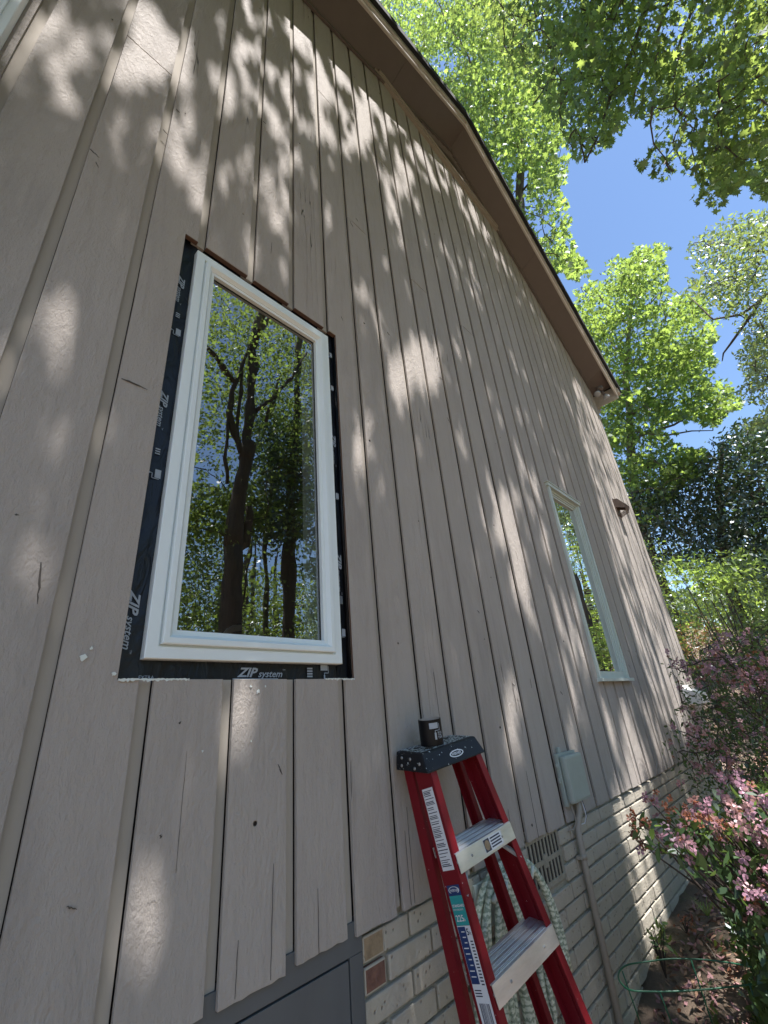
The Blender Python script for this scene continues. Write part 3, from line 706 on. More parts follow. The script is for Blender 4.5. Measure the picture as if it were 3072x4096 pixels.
# ================================================================== LADDER
LS = .92
LP = dict(x=1.5444, y=1.1407, z=-.1012, yaw=-.0694, t=.0959, phi=-.2225)
lw = np.array([math.cos(LP['yaw'])*math.cos(LP['t']), math.sin(LP['yaw'])*math.cos(LP['t']), math.sin(LP['t'])])
ld0 = np.array([-math.sin(LP['yaw']), math.cos(LP['yaw']), 0]); ln_ = np.cross(lw, ld0)
lu = -ln_*math.cos(LP['phi'])+ld0*math.sin(LP['phi']); ldv = np.cross(lu, lw)
if ldv@ld0 < 0: ldv = -ldv
lo = np.array([LP['x'], LP['y'], LP['z']])*LS+np.array([0, 0, H0])
def LF(a_, b_, c_): return lo+LS*(a_*lw+b_*lu+c_*ldv)
foot = LF(0, 1.6, 0)
lad = thing("step_ladder", tuple(foot), "red fibreglass step ladder with black cap leaning beside the tall window", "ladder")
ra, rb, rdf, kk = .1451, .0647, -.005, .30
RW = lambda u: ra+rb*u
def rail(mb, sgn, u0, u1, d0, d1, fl, th, wf, lean=0.0, mi=0, ridge=False):
    """C-channel rail; web on the outside, flanges turned inwards"""
    def q(wo0, wo1, da, db):
        vs = []
        for u in (u0, u1):
            W0 = sgn*(wf(u)-wo0); W1 = sgn*(wf(u)-wo1); dd = lean*(u-u0)
            vs += [LF(W0, u, da+dd), LF(W1, u, da+dd), LF(W1, u, db+dd), LF(W0, u, db+dd)]
        mb.add(vs, [(0, 1, 2, 3), (7, 6, 5, 4), (0, 4, 5, 1), (1, 5, 6, 2), (2, 6, 7, 3), (3, 7, 4, 0)], mi)
    q(0, th, d0, d1); q(th+.0001, fl, d0, d0+th); q(th+.0001, fl, d1-th, d1)
    if ridge: q(th+.0001, th+.004, (d0+d1)/2-.004, (d0+d1)/2+.004)
for sgn, lb in ((-1, "front rail carrying the stickers"), (1, None)):
    m_ = MB(); rail(m_, sgn, .03, 1.62, rdf, rdf+.078, .031, .0035, RW, 0, 0, True); ro = m_.build("front_rail", M_red, lad, bevel=.0012, label=lb)
    if sgn < 0: FRL = ro
for sgn in (-1, 1):
    m_ = MB(); rail(m_, sgn, .03, 1.55, .088, .130, .024, .003, lambda u: ra-.004+(rb-.012)*u, .055); m_.build("rear_rail", M_red, lad, bevel=.001)
# cap
Wc, Dc, Hc = .316, .125, .062
def capf(a_, b_, c_): return LF(a_, b_-kk*c_, c_)
m_ = MB(); e = .014
tv = [capf(s_*Wc/2, 0, d_) for s_, d_ in ((-1, 0), (1, 0), (1, Dc), (-1, Dc))]; bv = [capf(s_*(Wc/2+e), Hc, d_) for s_, d_ in ((-1, -e), (1, -e), (1, Dc+e), (-1, Dc+e))]
m_.add(tv+bv, [(0, 1, 2, 3), (0, 4, 5, 1), (1, 5, 6, 2), (2, 6, 7, 3), (3, 7, 4, 0), (4, 7, 6, 5)]); cap = m_.build("cap", M_capm, lad, bevel=.006)
m_ = MB(); m_.add([capf(x_, -.0012, y_) for x_, y_ in ((-Wc/2+.009, .009), (Wc/2-.009, .009), (Wc/2-.009, Dc-.009), (-Wc/2+.009, Dc-.009))], [(0, 1, 2, 3)]); m_.build("cap_top", M_capt, cap)
capn = np.cross(capf(1, 0, 0)-capf(0, 0, 0), capf(0, 0, 1)-capf(0, 0, 0)); capn /= np.linalg.norm(capn)
if capn[2] < 0: capn = -capn
m_ = MB()
for (x_, y_, r_) in ((-.10, .075, .013), (-.085, .028, .016), (.085, .085, .014), (.12, .04, .010), (-.135, .05, .007), (.05, .105, .008)): m_ = MB(); m_.disc(capf(x_, -.0022, y_), capn, r_*LS, 16, 0, .0006); m_.build('tool_hole', M_dark, cap)
sn = -np.cross(tv[3]-tv[0], bv[0]-tv[0]); sn /= np.linalg.norm(sn); 
if sn@lw > 0: sn = -sn
m_ = MB()
for u_, d_ in ((.035, .02), (.022, .06), (.045, .105), (.05, .045), (.02, .10)):
    fpos = capf(-(Wc/2+e*u_/Hc), u_, d_); m_ = MB(); m_.tube([fpos-sn*.001, fpos+sn*.0015, fpos+sn*.003], [.0052, .005, .002], 10); m_.build('rivet', M_alud, cap, smooth=True)
fn = np.cross(lw, lu); fn /= np.linalg.norm(fn); 
if fn@ldv > 0: fn = -fn
def capfront(x_, u_): return capf(x_, u_, -e*u_/Hc)+fn*.0008
m_ = MB(); c0 = capfront(.01, .033); ex_ = lw; ey_ = (capfront(0, 0)-capfront(0, Hc)); ey_ /= np.linalg.norm(ey_)
ov = [c0+ex_*.040*math.cos(t_)*LS+ey_*.0125*math.sin(t_)*LS for t_ in np.linspace(0, 2*math.pi, 28, endpoint=False)]
iv_ = [c0+fn*.0004+ex_*.034*math.cos(t_)*LS+ey_*.0088*math.sin(t_)*LS for t_ in np.linspace(0, 2*math.pi, 28, endpoint=False)]
m_.add(ov, [list(range(28))], 0); m_.add(iv_, [list(range(28))], 1)
text_mb(m_, "WERNER", .0125, c0-ex_*.028-ey_*.004+fn*.0002, ex_, ey_, 0, .2, .0002, lift=.0006*(1 if np.cross(ex_, ey_)@fn > 0 else -1))
m_.build("oval_badge", [M_white, M_capm], cap)
# treads
SP = .3048
for i in range(4):
    u = .2968+SP*i; hw = RW(u)-.0036; m_ = MB(); sd_ = .088; hs = .052
    def tb(x0, x1, ua, ub_, da, db, mi=0):
        vs = []
        for x_ in (x0, x1):
            for (uu, dd_) in ((ua, da), (ub_, da), (ub_, db), (ua, db)): vs.append(LF(x_, uu-kk*(dd_-rdf), dd_))
        m_.add(vs, [(0, 1, 2, 3), (7, 6, 5, 4), (0, 4, 5, 1), (1, 5, 6, 2), (2, 6, 7, 3), (3, 7, 4, 0)], mi)
    tb(-hw, hw, u, u+hs, rdf-.006, rdf-.003); tb(-hw, hw, u, u+.003, rdf-.0029, rdf+sd_); tb(-hw, hw, u+.0031, u+.028, rdf+sd_-.003, rdf+sd_)
    for g_ in (.004, .009, .014, .026, .031, .036, .048, .053, .058, .068, .074): tb(-hw+.004, hw-.004, u-.0016, u-.0001, rdf+g_, rdf+g_+.0028)
    stp = m_.build("step", M_alu, lad, bevel=.0006)
    m_ = MB()
    for s_ in (-1, 1):
        for du in (.012,):
            pc = LF(s_*(RW(u)-.010), u+du+.012, rdf)+fn*.001; m_.tube([pc-fn*.002, pc+fn*.002, pc+fn*.0035], [.0065, .006, .002], 10); m_.build('rivet', M_alud, stp, smooth=True); m_ = MB()
        pc = LF(s_*hw*.55, u+.028, rdf-.006)+fn*.0005; m_.tube([pc-fn*.001, pc+fn*.0015], [.0045, .003], 8); m_.build('rivet', M_alud, stp, smooth=True); m_ = MB()
    if i == 0:
        for s_ in (-1, 1):
            m_ = MB(); A_ = LF(s_*hw*.55, u+.03, rdf+.03); B_ = LF(s_*(RW(u+.11)-.010), u+.11, rdf+.004)
            m_.tube([A_, A_*.2+B_*.8, B_], [.0075, .0075, .006], 4); m_.build("step_brace", M_alud, lad)
        m_ = MB(); O_ = LF(-.02, u+hs-.006, rdf-.0068)
        def fq(mb, x0, x1, y0, y1, mi, li=0.0): mb.add([O_+lw*x0-lu*y0+fn*li, O_+lw*x1-lu*y0+fn*li, O_+lw*x1-lu*y1+fn*li, O_+lw*x0-lu*y1+fn*li], [(0, 1, 2, 3)], mi)
        fq(m_, 0, .10, 0, .036, 0); fq(m_, .002, .032, .002, .034, 1, .0003)
        m_.tube([O_+lw*.017-lu*.018+fn*.0004, O_+lw*.017-lu*.018+fn*.0008], [.013, .012], 18, 2)
        for r_ in range(4): fq(m_, .037, .037+random.uniform(.045, .058), .005+r_*.0075, .009+r_*.0075, 1, .0004)
        m_.build("step_sticker", [M_white, M_ink, M_brickt], stp)
# stickers on the left rail web
stk = MB(); wn = -lw
def wq(mb, u0, u1, d0, d1, mi, li=.0006):
    mb.add([LF(-RW(u), u, rdf+d_)+wn*li for u, d_ in ((u0, d0), (u0, d1), (u1, d1), (u1, d0))], [(0, 1, 2, 3)], mi)
wq(stk, .105, .335, .012, .064, 0)
u = .112
while u < .325:
    l_ = random.uniform(.028, .044); wq(stk, u, u+random.uniform(.0018, .0026), .061-l_, .061, 1, .0009); u += random.choice([.0042, .0042, .0055, .009])
# label 2 
wq(stk, .372, .398, .012, .066, 2); wq(stk, .3985, .470, .012, .066, 3); wq(stk, .4705, .700, .012, .066, 0); wq(stk, .4725, .600, .034, .065, 2, .0009)
LX = -ldv; LX = LX/np.linalg.norm(LX)   # left to right on the web, seen from outside, runs towards the front
ldn = -lu
def wtext(s, size, u, d_, mi, sh=0, bold=0):
    text_mb(stk, s, size*LS, LF(-RW(u), u, rdf+d_)+wn*.0009, LX, ldn, mi, sh, bold, lift=.0003*(1 if np.cross(LX, ldn)@wn > 0 else -1))
ec = LF(-RW(.385), .385, rdf+.039)
for rr, mi_, li_ in ((1, 0, .0010), (.86, 2, .0013)): stk.add([ec+wn*li_+LX*.021*rr*math.cos(t_)+ldn*.0088*rr*math.sin(t_) for t_ in np.linspace(0, 2*math.pi, 24, endpoint=False)], [list(range(24))], mi_)
wtext("WERNER", .0095, .3885, .0560, 0, .2, .0001); stk.v
wtext("STANDARD", .0095, .426, .062, 0, 0, .0002); wtext("PERFORMANCE", .006, .434, .062, 0)
wtext("225", .022, .460, .060, 0, 0, .0003); wtext("lb", .012, .460, .030, 0)
wtext("5", .022, .492, .032, 1, 0, .0004); wtext("ft", .012, .492, .021, 1)
for i in range(14): wq(stk, .505+i*.0072, .508+i*.0072, .016, .029-.004*random.random(), 1, .0009)
for i in range(9): wq(stk, .483+i*.0125, .4855+i*.0125, .040, .050+.010*random.random(), 0, .0012)
for i in range(3): wq(stk, .612+i*.006, .6145+i*.006, .036, .062, 1, .0009)
dd_ = .020
while dd_ < .058:
    w_ = random.choice([.0008, .0014, .0022]); wq(stk, .640, .690, dd_, dd_+w_, 1, .0009); dd_ += w_+random.choice([.0009, .0014, .002])
stk.build("warning_stickers", [M_white, M_ink, M_navy, M_teal], FRL)
# spreader on the rear rail
m_ = MB(); ub0 = .95
def rr_(u, d_, w0): return LF(-(ra-.004+(rb-.012)*u)-w0, u, .088+.055*(u-.03)+d_)
p_ = [rr_(ub0, -.012, .002), rr_(ub0, .052, .002), rr_(ub0+.035, .052, .002), rr_(ub0+.065, .035, .002), rr_(ub0+.05, -.004, .002)]
m_.prism(p_, -lw*.003); br = m_.build("spreader_bracket", M_alud, lad, bevel=.0008)
m_ = MB()
for d_ in (.008, .036):
    pc = rr_(ub0+.022, d_, .0045); m_ = MB(); m_.tube([pc, pc-lw*.0025, pc-lw*.004], [.006, .0055, .002], 10); m_.build('rivet', M_alu, br, smooth=True)
for A_, B_ in ((rr_(ub0+.04, .040, .006), rr_(ub0+.62, .020, .006)), (rr_(ub0+.04, .0, .006), LF(-(RW(ub0+.60)+.012), ub0+.60, rdf+.06))):
    m_ = MB(); ax_ = (B_-A_)/np.linalg.norm(B_-A_); sd2 = np.cross(ax_, lw); sd2 /= np.linalg.norm(sd2)
    m_.prism([A_-sd2*.009, B_-sd2*.009, B_+sd2*.009, A_+sd2*.009], -lw*.003); m_.build("spreader_bar", M_alud, lad, bevel=.0006)

# ---- roll of tape on the cap
bc = capf(-.030, -.0015, .058); rl = thing("tape_roll", tuple(bc), "small black roll of tape standing on the ladder cap", "tape roll")
def cyl_basis(ax):
    a_ = -ldv-ax*((-ldv)@ax); a_ /= np.linalg.norm(a_); return a_, np.cross(ax, a_)
ca_, cb_ = cyl_basis(capn)
RR, HH = .044*LS, .090*LS
m_ = MB()
seg = 40
ring = lambda r_, h_: [bc+capn*h_+r_*(ca_*math.cos(2*math.pi*k/seg)+cb_*math.sin(2*math.pi*k/seg)) for k in range(seg)]
def lathe(mb, prof_, mi=0):
    for i in range(len(prof_)-1):
        A_ = ring(*prof_[i]); B_ = ring(*prof_[i+1]); mb.add(A_+B_, [(k, (k+1) % seg, seg+(k+1) % seg, seg+k) for k in range(seg)], mi)
lathe(m_, [(RR*.86, .0005), (RR, .0005), (RR, HH), (RR*.89, HH)]); m_.build("tape_winding", M_roll, rl, smooth=False)
m_ = MB(); lathe(m_, [(RR*.885, .001), (RR*.885, HH+.0006), (RR*.84, HH+.0006), (RR*.84, .001)]); m_.build("card_core", M_card, rl)
m_ = MB()
ac = math.atan2(-(lo-np.array([0, 0, H0]))@cb_, -(lo-np.array([0, 0, H0]))@ca_)
def cylmap(s_, h_, li=.0005): 
    A_ = ac+s_/RR; return bc+capn*h_+(RR+li)*(ca_*math.cos(A_)+cb_*math.sin(A_))
def cq(s0, s1, h0, h1, mi=0):
    n_ = 8
    for i in range(n_):
        sa = s0+(s1-s0)*i/n_; sb = s0+(s1-s0)*(i+1)/n_; m_.add([cylmap(sa, h0), cylmap(sb, h0), cylmap(sb, h1), cylmap(sa, h1)], [(0, 1, 2, 3)], mi)
sg = 1 if (cylmap(.01, 0)-cylmap(0, 0))@CR > 0 else -1
q_ = lambda a0, a1, h0, h1: cq(sg*a0, sg*a1, h0*LS, h1*LS)
q_(-.002, .030, .060, .080); q_(.034, .036, .052, .076); q_(.016, .036, .052, .054); q_(.016, .018, .046, .054); q_(.014, .021, .022, .046)
dgt = MB()
for row, s_ in enumerate(("ROLL", "THE", "TAPE")):
    cu = MB(); text_mb(cu, s_, .0095, (0, 0, 0), (1, 0, 0), (0, 1, 0), 0, 0, .0002, 0)
    m_.add([cylmap(sg*(v[0]+.026), (.041-row*.0085)*LS+v[1]) for v in cu.v], cu.f, 0)
m_.build("printed_marks", M_print, rl)

# ================================================================== GARDEN HOSE
def hose_mat():
    m, t, b = new_mat("mottled green garden hose"); v = coords(t)
    n = N(t, "ShaderNodeTexNoise", ins={'Scale': 55, 'Detail': 3}); L(t, v, n.inputs[0])
    wv = N(t, "ShaderNodeTexWave", ins={'Scale': 18, 'Distortion': 5, 'Detail': 3, 'Detail Scale': 4}); wv.bands_direction = 'Z'; L(t, v, wv.inputs[0])
    c = mixc(t, ramp(t, wv.outputs['Fac'], [(.3, 0), (.6, 1)]), (.27, .33, .24), (.58, .62, .50))
    c = mixc(t, ramp(t, n.outputs[0], [(.54, 0), (.64, .5)]), c, (.12, .16, .12)); L(t, c, b.inputs['Base Color']); b.inputs['Roughness'].default_value = .5
    return m
hp = []; turns = 9
for i in range(turns*48):
    k_ = i//48; f_ = i/48; A_ = 2*math.pi*(f_ % 1); q = f_/turns
    lx = 1.53+.24*q+.008*math.sin(k_*2.1); rx = 2.15-.40*q-(.06 if k_ > 1 else 0)
    cx = (lx+rx)/2; wx = (rx-lx)/2; tz = -.530-.035*q; bz = -1.36+.10*math.sin(k_*1.7)
    cz = (tz+bz)/2; hz = (tz-bz)/2
    ca1, sa1 = math.cos(A_), math.sin(A_)
    ex1 = math.copysign(abs(ca1)**.8, ca1); 
    hp.append((cx+wx*ex1+.004*math.sin(i*.7+k_), 1.165-.055*q-.010*math.cos(A_*1.3+k_)-.012*(k_ % 2), Z(cz+hz*math.copysign(abs(sa1)**.9, sa1))))
m_ = MB(); m_.tube(hp, .0118, 10)
hs_ = m_.build("garden_hose", hose_mat(), None, smooth=True, org=(1.8, 1.12, Z(-.55))); tag(hs_, "pale mottled green garden hose coiled on the brick base behind the ladder", "garden hose")
hg = thing("hose_hanger", (1.80, 1.2, Z(-.58)), "pale metal hanger carrying the coiled hose on the brick base", "hose hanger")
m_ = MB(); m_.box(1.66, 1.94, 1.20, 1.212, Z(-.70), Z(-.565)); m_.build("back_plate", M_trim, hg, bevel=.002)
m_ = MB(); m_.tube([(1.66+.28*i/12, 1.13, Z(-.60+.045*math.sin(math.pi*i/12))) for i in range(13)], .009, 8); m_.tube([(1.70, 1.205, Z(-.60)), (1.70, 1.10, Z(-.585)), (1.70, 1.09, Z(-.55))], .007, 8); m_.tube([(1.90, 1.205, Z(-.60)), (1.90, 1.10, Z(-.585)), (1.90, 1.09, Z(-.55))], .007, 8); m_.build("support_arm", M_trim, hg, smooth=True)

# ================================================================== GROUND
xs = np.concatenate([np.linspace(-90, -4, 20), np.linspace(-3.5, 14, 200), np.linspace(15, 90, 26)]); ys = np.concatenate([np.linspace(-90, -10, 20), np.linspace(-9.5, 9, 170), np.linspace(10, 90, 24)])
GX, GY = np.meshgrid(xs, ys, indexing='ij'); GZ = ground(GX, GY)+.018*(vnoise(GX*9, GY*9, 8)-.5)*(np.abs(GX) < 15)
inside = (GX > -2) & (GX < 6.2) & (GY > 1.3) & (GY < 7.2); GZ = np.where(inside, GZ-.5, GZ)
me = bpy.data.meshes.new("ground"); V = np.stack([GX, GY, GZ], -1).reshape(-1, 3); nx, ny = GX.shape
idx = np.arange(nx*ny).reshape(nx, ny); F = np.stack([idx[:-1, :-1], idx[1:, :-1], idx[1:, 1:], idx[:-1, 1:]], -1).reshape(-1, 4)
me.from_pydata(V.tolist(), [], F.tolist()); me.polygons.foreach_set('use_smooth', [True]*len(me.polygons))
def soil():
    m, t, b = new_mat("leaf strewn soil"); v = coords(t)
    n = N(t, "ShaderNodeTexNoise", ins={'Scale': 3, 'Detail': 8, 'Roughness': .7}); L(t, v, n.inputs[0])
    n2 = N(t, "ShaderNodeTexNoise", ins={'Scale': 45, 'Detail': 6, 'Roughness': .8}); L(t, v, n2.inputs[0])
    c = mixc(t, n2.outputs[0], (.13, .092, .066), (.36, .27, .19)); c = mixc(t, ramp(t, n.outputs[0], [(.5, 0), (.62, .7)]), c, (.045, .055, .022))
    L(t, c, b.inputs['Base Color']); b.inputs['Roughness'].default_value = .95; L(t, bump(t, n2.outputs[0], .03), b.inputs['Normal']); return m
me.materials.append(soil()); g = bpy.data.objects.new("ground", me); link(g); tag(g, "brown soil strewn with dry leaves", None, None, "structure")
n = 70000; px = rng.uniform(1.5, 9, n); py = rng.uniform(-3.2, 1.17, n); far = rng.random(n) < .4; px = np.where(far, rng.uniform(6, 22, n), px); py = np.where(far, rng.uniform(-6, 10, n), py)
okp = ~((px < 6.36) & (py > 1.14)); px = px[okp]; py = py[okp]
P = np.stack([px, py, ground(px, py)+rng.uniform(.0, .02, len(px))], -1)
o = leaves("leaf_litter", [ML_lit, ML_pet, ML_brown], P, .020+.013*(px > 6), 'oval', None, .75, (rng.random(len(px))*1.5).astype(int).clip(0, 1)+(rng.random(len(px)) < .15)); tag(o, "dry brown leaves and fallen petals scattered over the soil", None, None, "stuff")
m_ = MB()
for i in range(150):
    a_ = rng.uniform(2, 6.5); b_ = rng.uniform(-1.5, 1.0); th = rng.uniform(0, 6.28); l_ = rng.uniform(.08, .5)
    pts = [(a_+math.cos(th+.3*math.sin(k))*l_*k/4, min(b_+math.sin(th+.3*math.sin(k))*l_*k/4, 1.15), 0) for k in range(5)]
    m_.tube([(p[0], p[1], float(ground(p[0], p[1]))+.012+.02*random.random()) for p in pts], [.005*random.uniform(.4, 1)]*5, 5)
o = m_.build("fallen_twigs", M_barkl); tag(o, "thin fallen twigs lying on the soil", None, None, "stuff")
n = 5000; px = rng.uniform(2.6, 9, n); py = rng.uniform(-3, 1.0, n); kq = vnoise(px*1.3, py*1.3, 12) > .55; px = px[kq]; py = py[kq]
P = np.stack([px, py, ground(px, py)+rng.uniform(.01, .07, len(px))], -1); o = leaves("ground_cover", ML_shrub, P, .020, 'oval', None, .4); tag(o, "low green ground cover between the dry leaves", None, None, "stuff")

# ================================================================== SHADOW BOOKKEEPING (where foliage overhead has gaps)
LITP = [([(60, -20), (585, -20), (650, 120), (650, 430), (540, 420), (430, 470), (330, 300), (250, 440), (175, 470), (190, 320), (80, 300), (20, 120)], .49),
        ([(580, -30), (720, 80), (850, 220), (990, 360), (1090, 540), (1010, 470), (900, 380), (870, 500), (830, 470), (770, 330), (660, 430), (600, 200)], .43),
        ([(980, 350), (1250, 760), (1280, 880), (1200, 760), (1100, 600), (1040, 560), (990, 420)], .50),
        ([(1235, 800), (1290, 850), (1500, 1480), (1480, 1620), (1400, 1480), (1320, 1200), (1250, 930)], .30),
        ([(1020, 1050), (1150, 1000), (1300, 1500), (1390, 1700), (1330, 1700), (1250, 1560), (1190, 1400), (1120, 1330)], .54),
        ([(1335, 1480), (1440, 1490), (1450, 1640), (1395, 1700), (1350, 1600)], .42), ([(380, 430), (1050, 430), (1250, 900), (1250, 1500), (900, 1500), (780, 900), (420, 520)], .66)]
LITE = [(130, 710, 85, 85, 0), (15, 800, 55, 120, 0), (180, 915, 70, 22, -.3), (298, 1960, 62, 190, .12), (258, 2140, 52, 130, .15), (905, 790, 60, 62, 0), (865, 830, 20, 70, 0), (1105, 1560, 20, 110, 0), (1090, 1120, 26, 70, 0),
        (780, 975, 22, 66, 0), (1120, 1250, 20, 60, 0), (1385, 1790, 26, 130, -.22), (1425, 1930, 16, 110, -.22), (1365, 1620, 18, 90, -.2), (1405, 2000, 26, 120, -.25), (1345, 1750, 14, 70, -.2), (520, 1540, 50, 95, .15), (780, 640, 22, 22, 0), (560, 840, 20, 26, 0), (1240, 1560, 10, 90, 0), (440, 1650, 16, 60, 0), (90, 1200, 70, 60, .4)]
S3 = np.array([-.10, -1.0, 2.70])
def unshaded(P):
    """True for leaves whose shadow would fall on a patch of wall the sun reaches"""
    t = WY-P[:, 1]; Q = P-t[:, None]*S3; x, y, ok = proj(Q); nz = .5+1.25*(.18*vnoise(Q[:, 0]*4.2, Q[:, 2]*1.9, 21)+.42*vnoise(Q[:, 0]*12.0, Q[:, 2]*4.8, 22)+.40*vnoise(Q[:, 0]*26, Q[:, 2]*10.5, 23)-.5)
    r = np.zeros(len(P), bool)
    for pl, th in LITP: r |= inpoly(x, y, pl) & (nz > th)
    for cx_, cy_, ax, ay, an in LITE:
        dx_ = (x-cx_); dy_ = (y-cy_); u_ = dx_*math.cos(an)+dy_*math.sin(an); v_ = -dx_*math.sin(an)+dy_*math.cos(an)
        r |= (u_/ax)**2+(v_/ay)**2+(nz-.5)*2.6 < 1
    return r & ok & (P[:, 1] < WY)

T2POLY = [(985, -90), (1005, 30), (1060, 90), (1110, 160), (1180, 235), (1215, 300), (1250, 348), (1290, 337), (1325, 314), (1335, 287), (1350, 262), (1372, 248), (1402, 266), (1404, 300), (1388, 336), (1376, 358), (1392, 380), (1440, 387), (1480, 372), (1505, 420), (1500, 442), (1545, 460), (1577, 432), (1600, 402), (1640, 420), (1760, 470), (1760, -90)]
def polyvol(poly, Xr, n, fn=atX):
    a = np.array(poly); lo_, hi_ = a.min(0), a.max(0); out = []
    while len(out) < n:
        x_ = rng.uniform(lo_[0], hi_[0], n); y_ = rng.uniform(lo_[1], hi_[1], n); k_ = inpoly(x_, y_, poly)
        for x1, y1 in zip(x_[k_], y_[k_]): out.append(fn(x1, y1, rng.uniform(*Xr)))
    return np.array(out[:n])
def holes_(C, sx, sy, th):
    x_, y_, ok_ = proj(C); return C[vnoise(x_/sx, (y_+.25*x_)/sy, 51)*.7+vnoise(x_/9, y_/7, 52)*.3 < th+.12*rng.random(len(C))]
def refl(dx, dy, y0):
    r = ray(dx, dy); W_ = r*(WY/r[1]); k_ = (2*WY-y0)/WY; return np.array([W_[0]*k_, y0, W_[2]*k_+H0])
def rc(cx_, cy_): return ((700+.633*cx_)*DS, (1200+.633*cy_)*DS)
def limb(mb, pts, r0, r1, seg=8, jit=.03):
    pts = [np.array(p, float) for p in pts]; out = []
    for i in range(len(pts)-1):
        n_ = max(2, int(np.linalg.norm(pts[i+1]-pts[i])/.5)); 
        for k in range(n_): out.append(pts[i]+(pts[i+1]-pts[i])*k/n_+rng.normal(size=3)*jit*(0 if k == 0 else 1))
    out.append(pts[-1]); n_ = len(out); mb.tube(out, [r0+(r1-r0)*i/(n_-1) for i in range(n_)], seg); return np.array(out)
def twigs(mb, C, skel, r=.006, nmax=200, seg=4, poly=None):
    """join spray centres to the growing skeleton, nearest first"""
    S_ = [tuple(q) for q in skel]; S_ = np.array(S_); C = C[rng.permutation(len(C))[:nmax]]
    d0 = np.array([np.linalg.norm(S_-c_, axis=1).min() for c_ in C]); C = C[np.argsort(d0)]
    for c_ in C:
        d_ = np.linalg.norm(S_-c_, axis=1); k_ = d_.argmin()
        if d_[k_] > 2.2: continue
        A_ = S_[k_]; mid = (A_+c_)/2+rng.normal(size=3)*.07*d_[k_]+np.array([0, 0, .10*d_[k_]]); q1 = (A_+mid)/2+rng.normal(size=3)*.03*d_[k_]; q2 = (mid+c_)/2+rng.normal(size=3)*.03*d_[k_]
        if poly is not None:
            x_, y_, ok_ = proj(np.array([q1, mid, q2])); 
            if (inframe(x_, y_, ok_) & ~inpoly(x_, y_, poly)).any(): continue
        mb.tube([A_, q1, mid, q2, c_], [r*1.5, r*1.2, r, r*.75, r*.4], seg); S_ = np.concatenate([S_, [q1, mid, q2, c_]])
def tree(name, base, label, cat, group=None): return thing(name, tuple(base), label, cat, group)

# ---- the big maple behind the viewer: seen in the window, its limbs hang into the top right and shade the wall
K1 = -7.0
base = refl(*rc(370, 2080), K1); base[2] = float(ground(base[0], K1))-.1
mp = tree("maple_tree", base, "large forked maple mirrored in the tall window, its limbs hanging into the top right", "tree")
m_ = MB(); sk = []
def rl_(l, y0=K1): return [refl(*rc(a_, b_), y0) for a_, b_ in l]
sk.append(limb(m_, [base]+rl_([(370, 2080), (365, 1800), (372, 1560)]), .29, .23, 12))
sk.append(limb(m_, rl_([(372, 1560), (385, 1400), (410, 1250), (430, 1130), (455, 1000), (466, 940)]), .23, .17, 12))
sk.append(limb(m_, rl_([(448, 1010), (466, 950), (480, 900)]), .19, .20, 12, 0))
sk.append(limb(m_, rl_([(466, 940), (460, 850), (480, 700), (490, 500), (498, 300), (512, 200), (560, 60), (600, -60)]), .145, .10, 10))
sk.append(limb(m_, rl_([(512, 210), (590, 140), (640, 60), (680, -40)]), .09, .055, 8))
sk.append(limb(m_, rl_([(400, 1560), (440, 1540), (475, 1400), (480, 1300)]), .15, .09, 10))
sk.append(limb(m_, rl_([(440, 960), (410, 935), (385, 850), (350, 700), (370, 560), (440, 380), (500, 280)]), .12, .055, 8))
sk.append(limb(m_, rl_([(400, 900), (405, 700), (420, 500), (410, 400)]), .06, .03, 8))
sk.append(limb(m_, rl_([(500, 700), (600, 640), (680, 550), (760, 450), (840, 320)]), .07, .035, 8))
sk.append(limb(m_, rl_([(385, 510), (290, 400), (200, 290), (120, 240)]), .07, .05, 8))
sk.append(limb(m_, rl_([(590, 760), (640, 620), (660, 480)]), .05, .03, 8)); sk.append(limb(m_, rl_([(330, 1150), (318, 1000), (340, 860), (352, 700)]), .05, .04, 8))
top = rl_([(498, 300)])[0]
tgt = [atX(1480, 60, 5.4), atX(1400, 130, 5.0), atX(1210, 120, 4.6), atX(1560, 250, 5.6), atX(1320, 200, 4.2), atX(1600, 40, 6.2)]
hub = np.array([4.4, -3.6, 11.2]); sk.append(limb(m_, [top, (top+hub)/2+[0, 0, .8], hub], .07, .055, 8))
for q in tgt: sk.append(limb(m_, [hub, (hub+q)/2+[0, 0, .5], q, q+(q-hub)*.16-[0, 0, .25]], .045, .010, 6, .05))
for q in ([0.5, -2.4, 9.5], [2.0, -2.0, 8.5], [6.4, -1.8, 8.2], [-1.2, -3, 9]): sk.append(limb(m_, [hub, (hub+np.array(q))/2+[0, 0, .6], q], .045, .012, 6, .05))
SK = np.concatenate(sk)
# leaves: hanging sprays in view
C = polyvol(T2POLY, (3.6, 6.8), 700); Pn = spray(C, 22, .17, .5); Pn = Pn[keep(Pn, T2POLY)]
C2 = polyvol([(1010, -90), (1430, -90), (1440, 120), (1330, 250), (1200, 230), (1090, 120)], (3.6, 5.8), 300); P2 = spray(C2, 22, .17, .5); P2 = P2[keep(P2, T2POLY)]
Pn = np.concatenate([Pn, P2])
Pn = Pn[~(unshaded(Pn))|(rng.random(len(Pn)) < .05)]
twigs(m_, C, SK, .007, 330, poly=T2POLY); twigs(m_, C2, SK, .006, 150, poly=T2POLY)
m_.build("trunk", M_bark, mp, smooth=True)
leaves("crown", ML_maple, Pn, .050, 'maple', mp, .3)
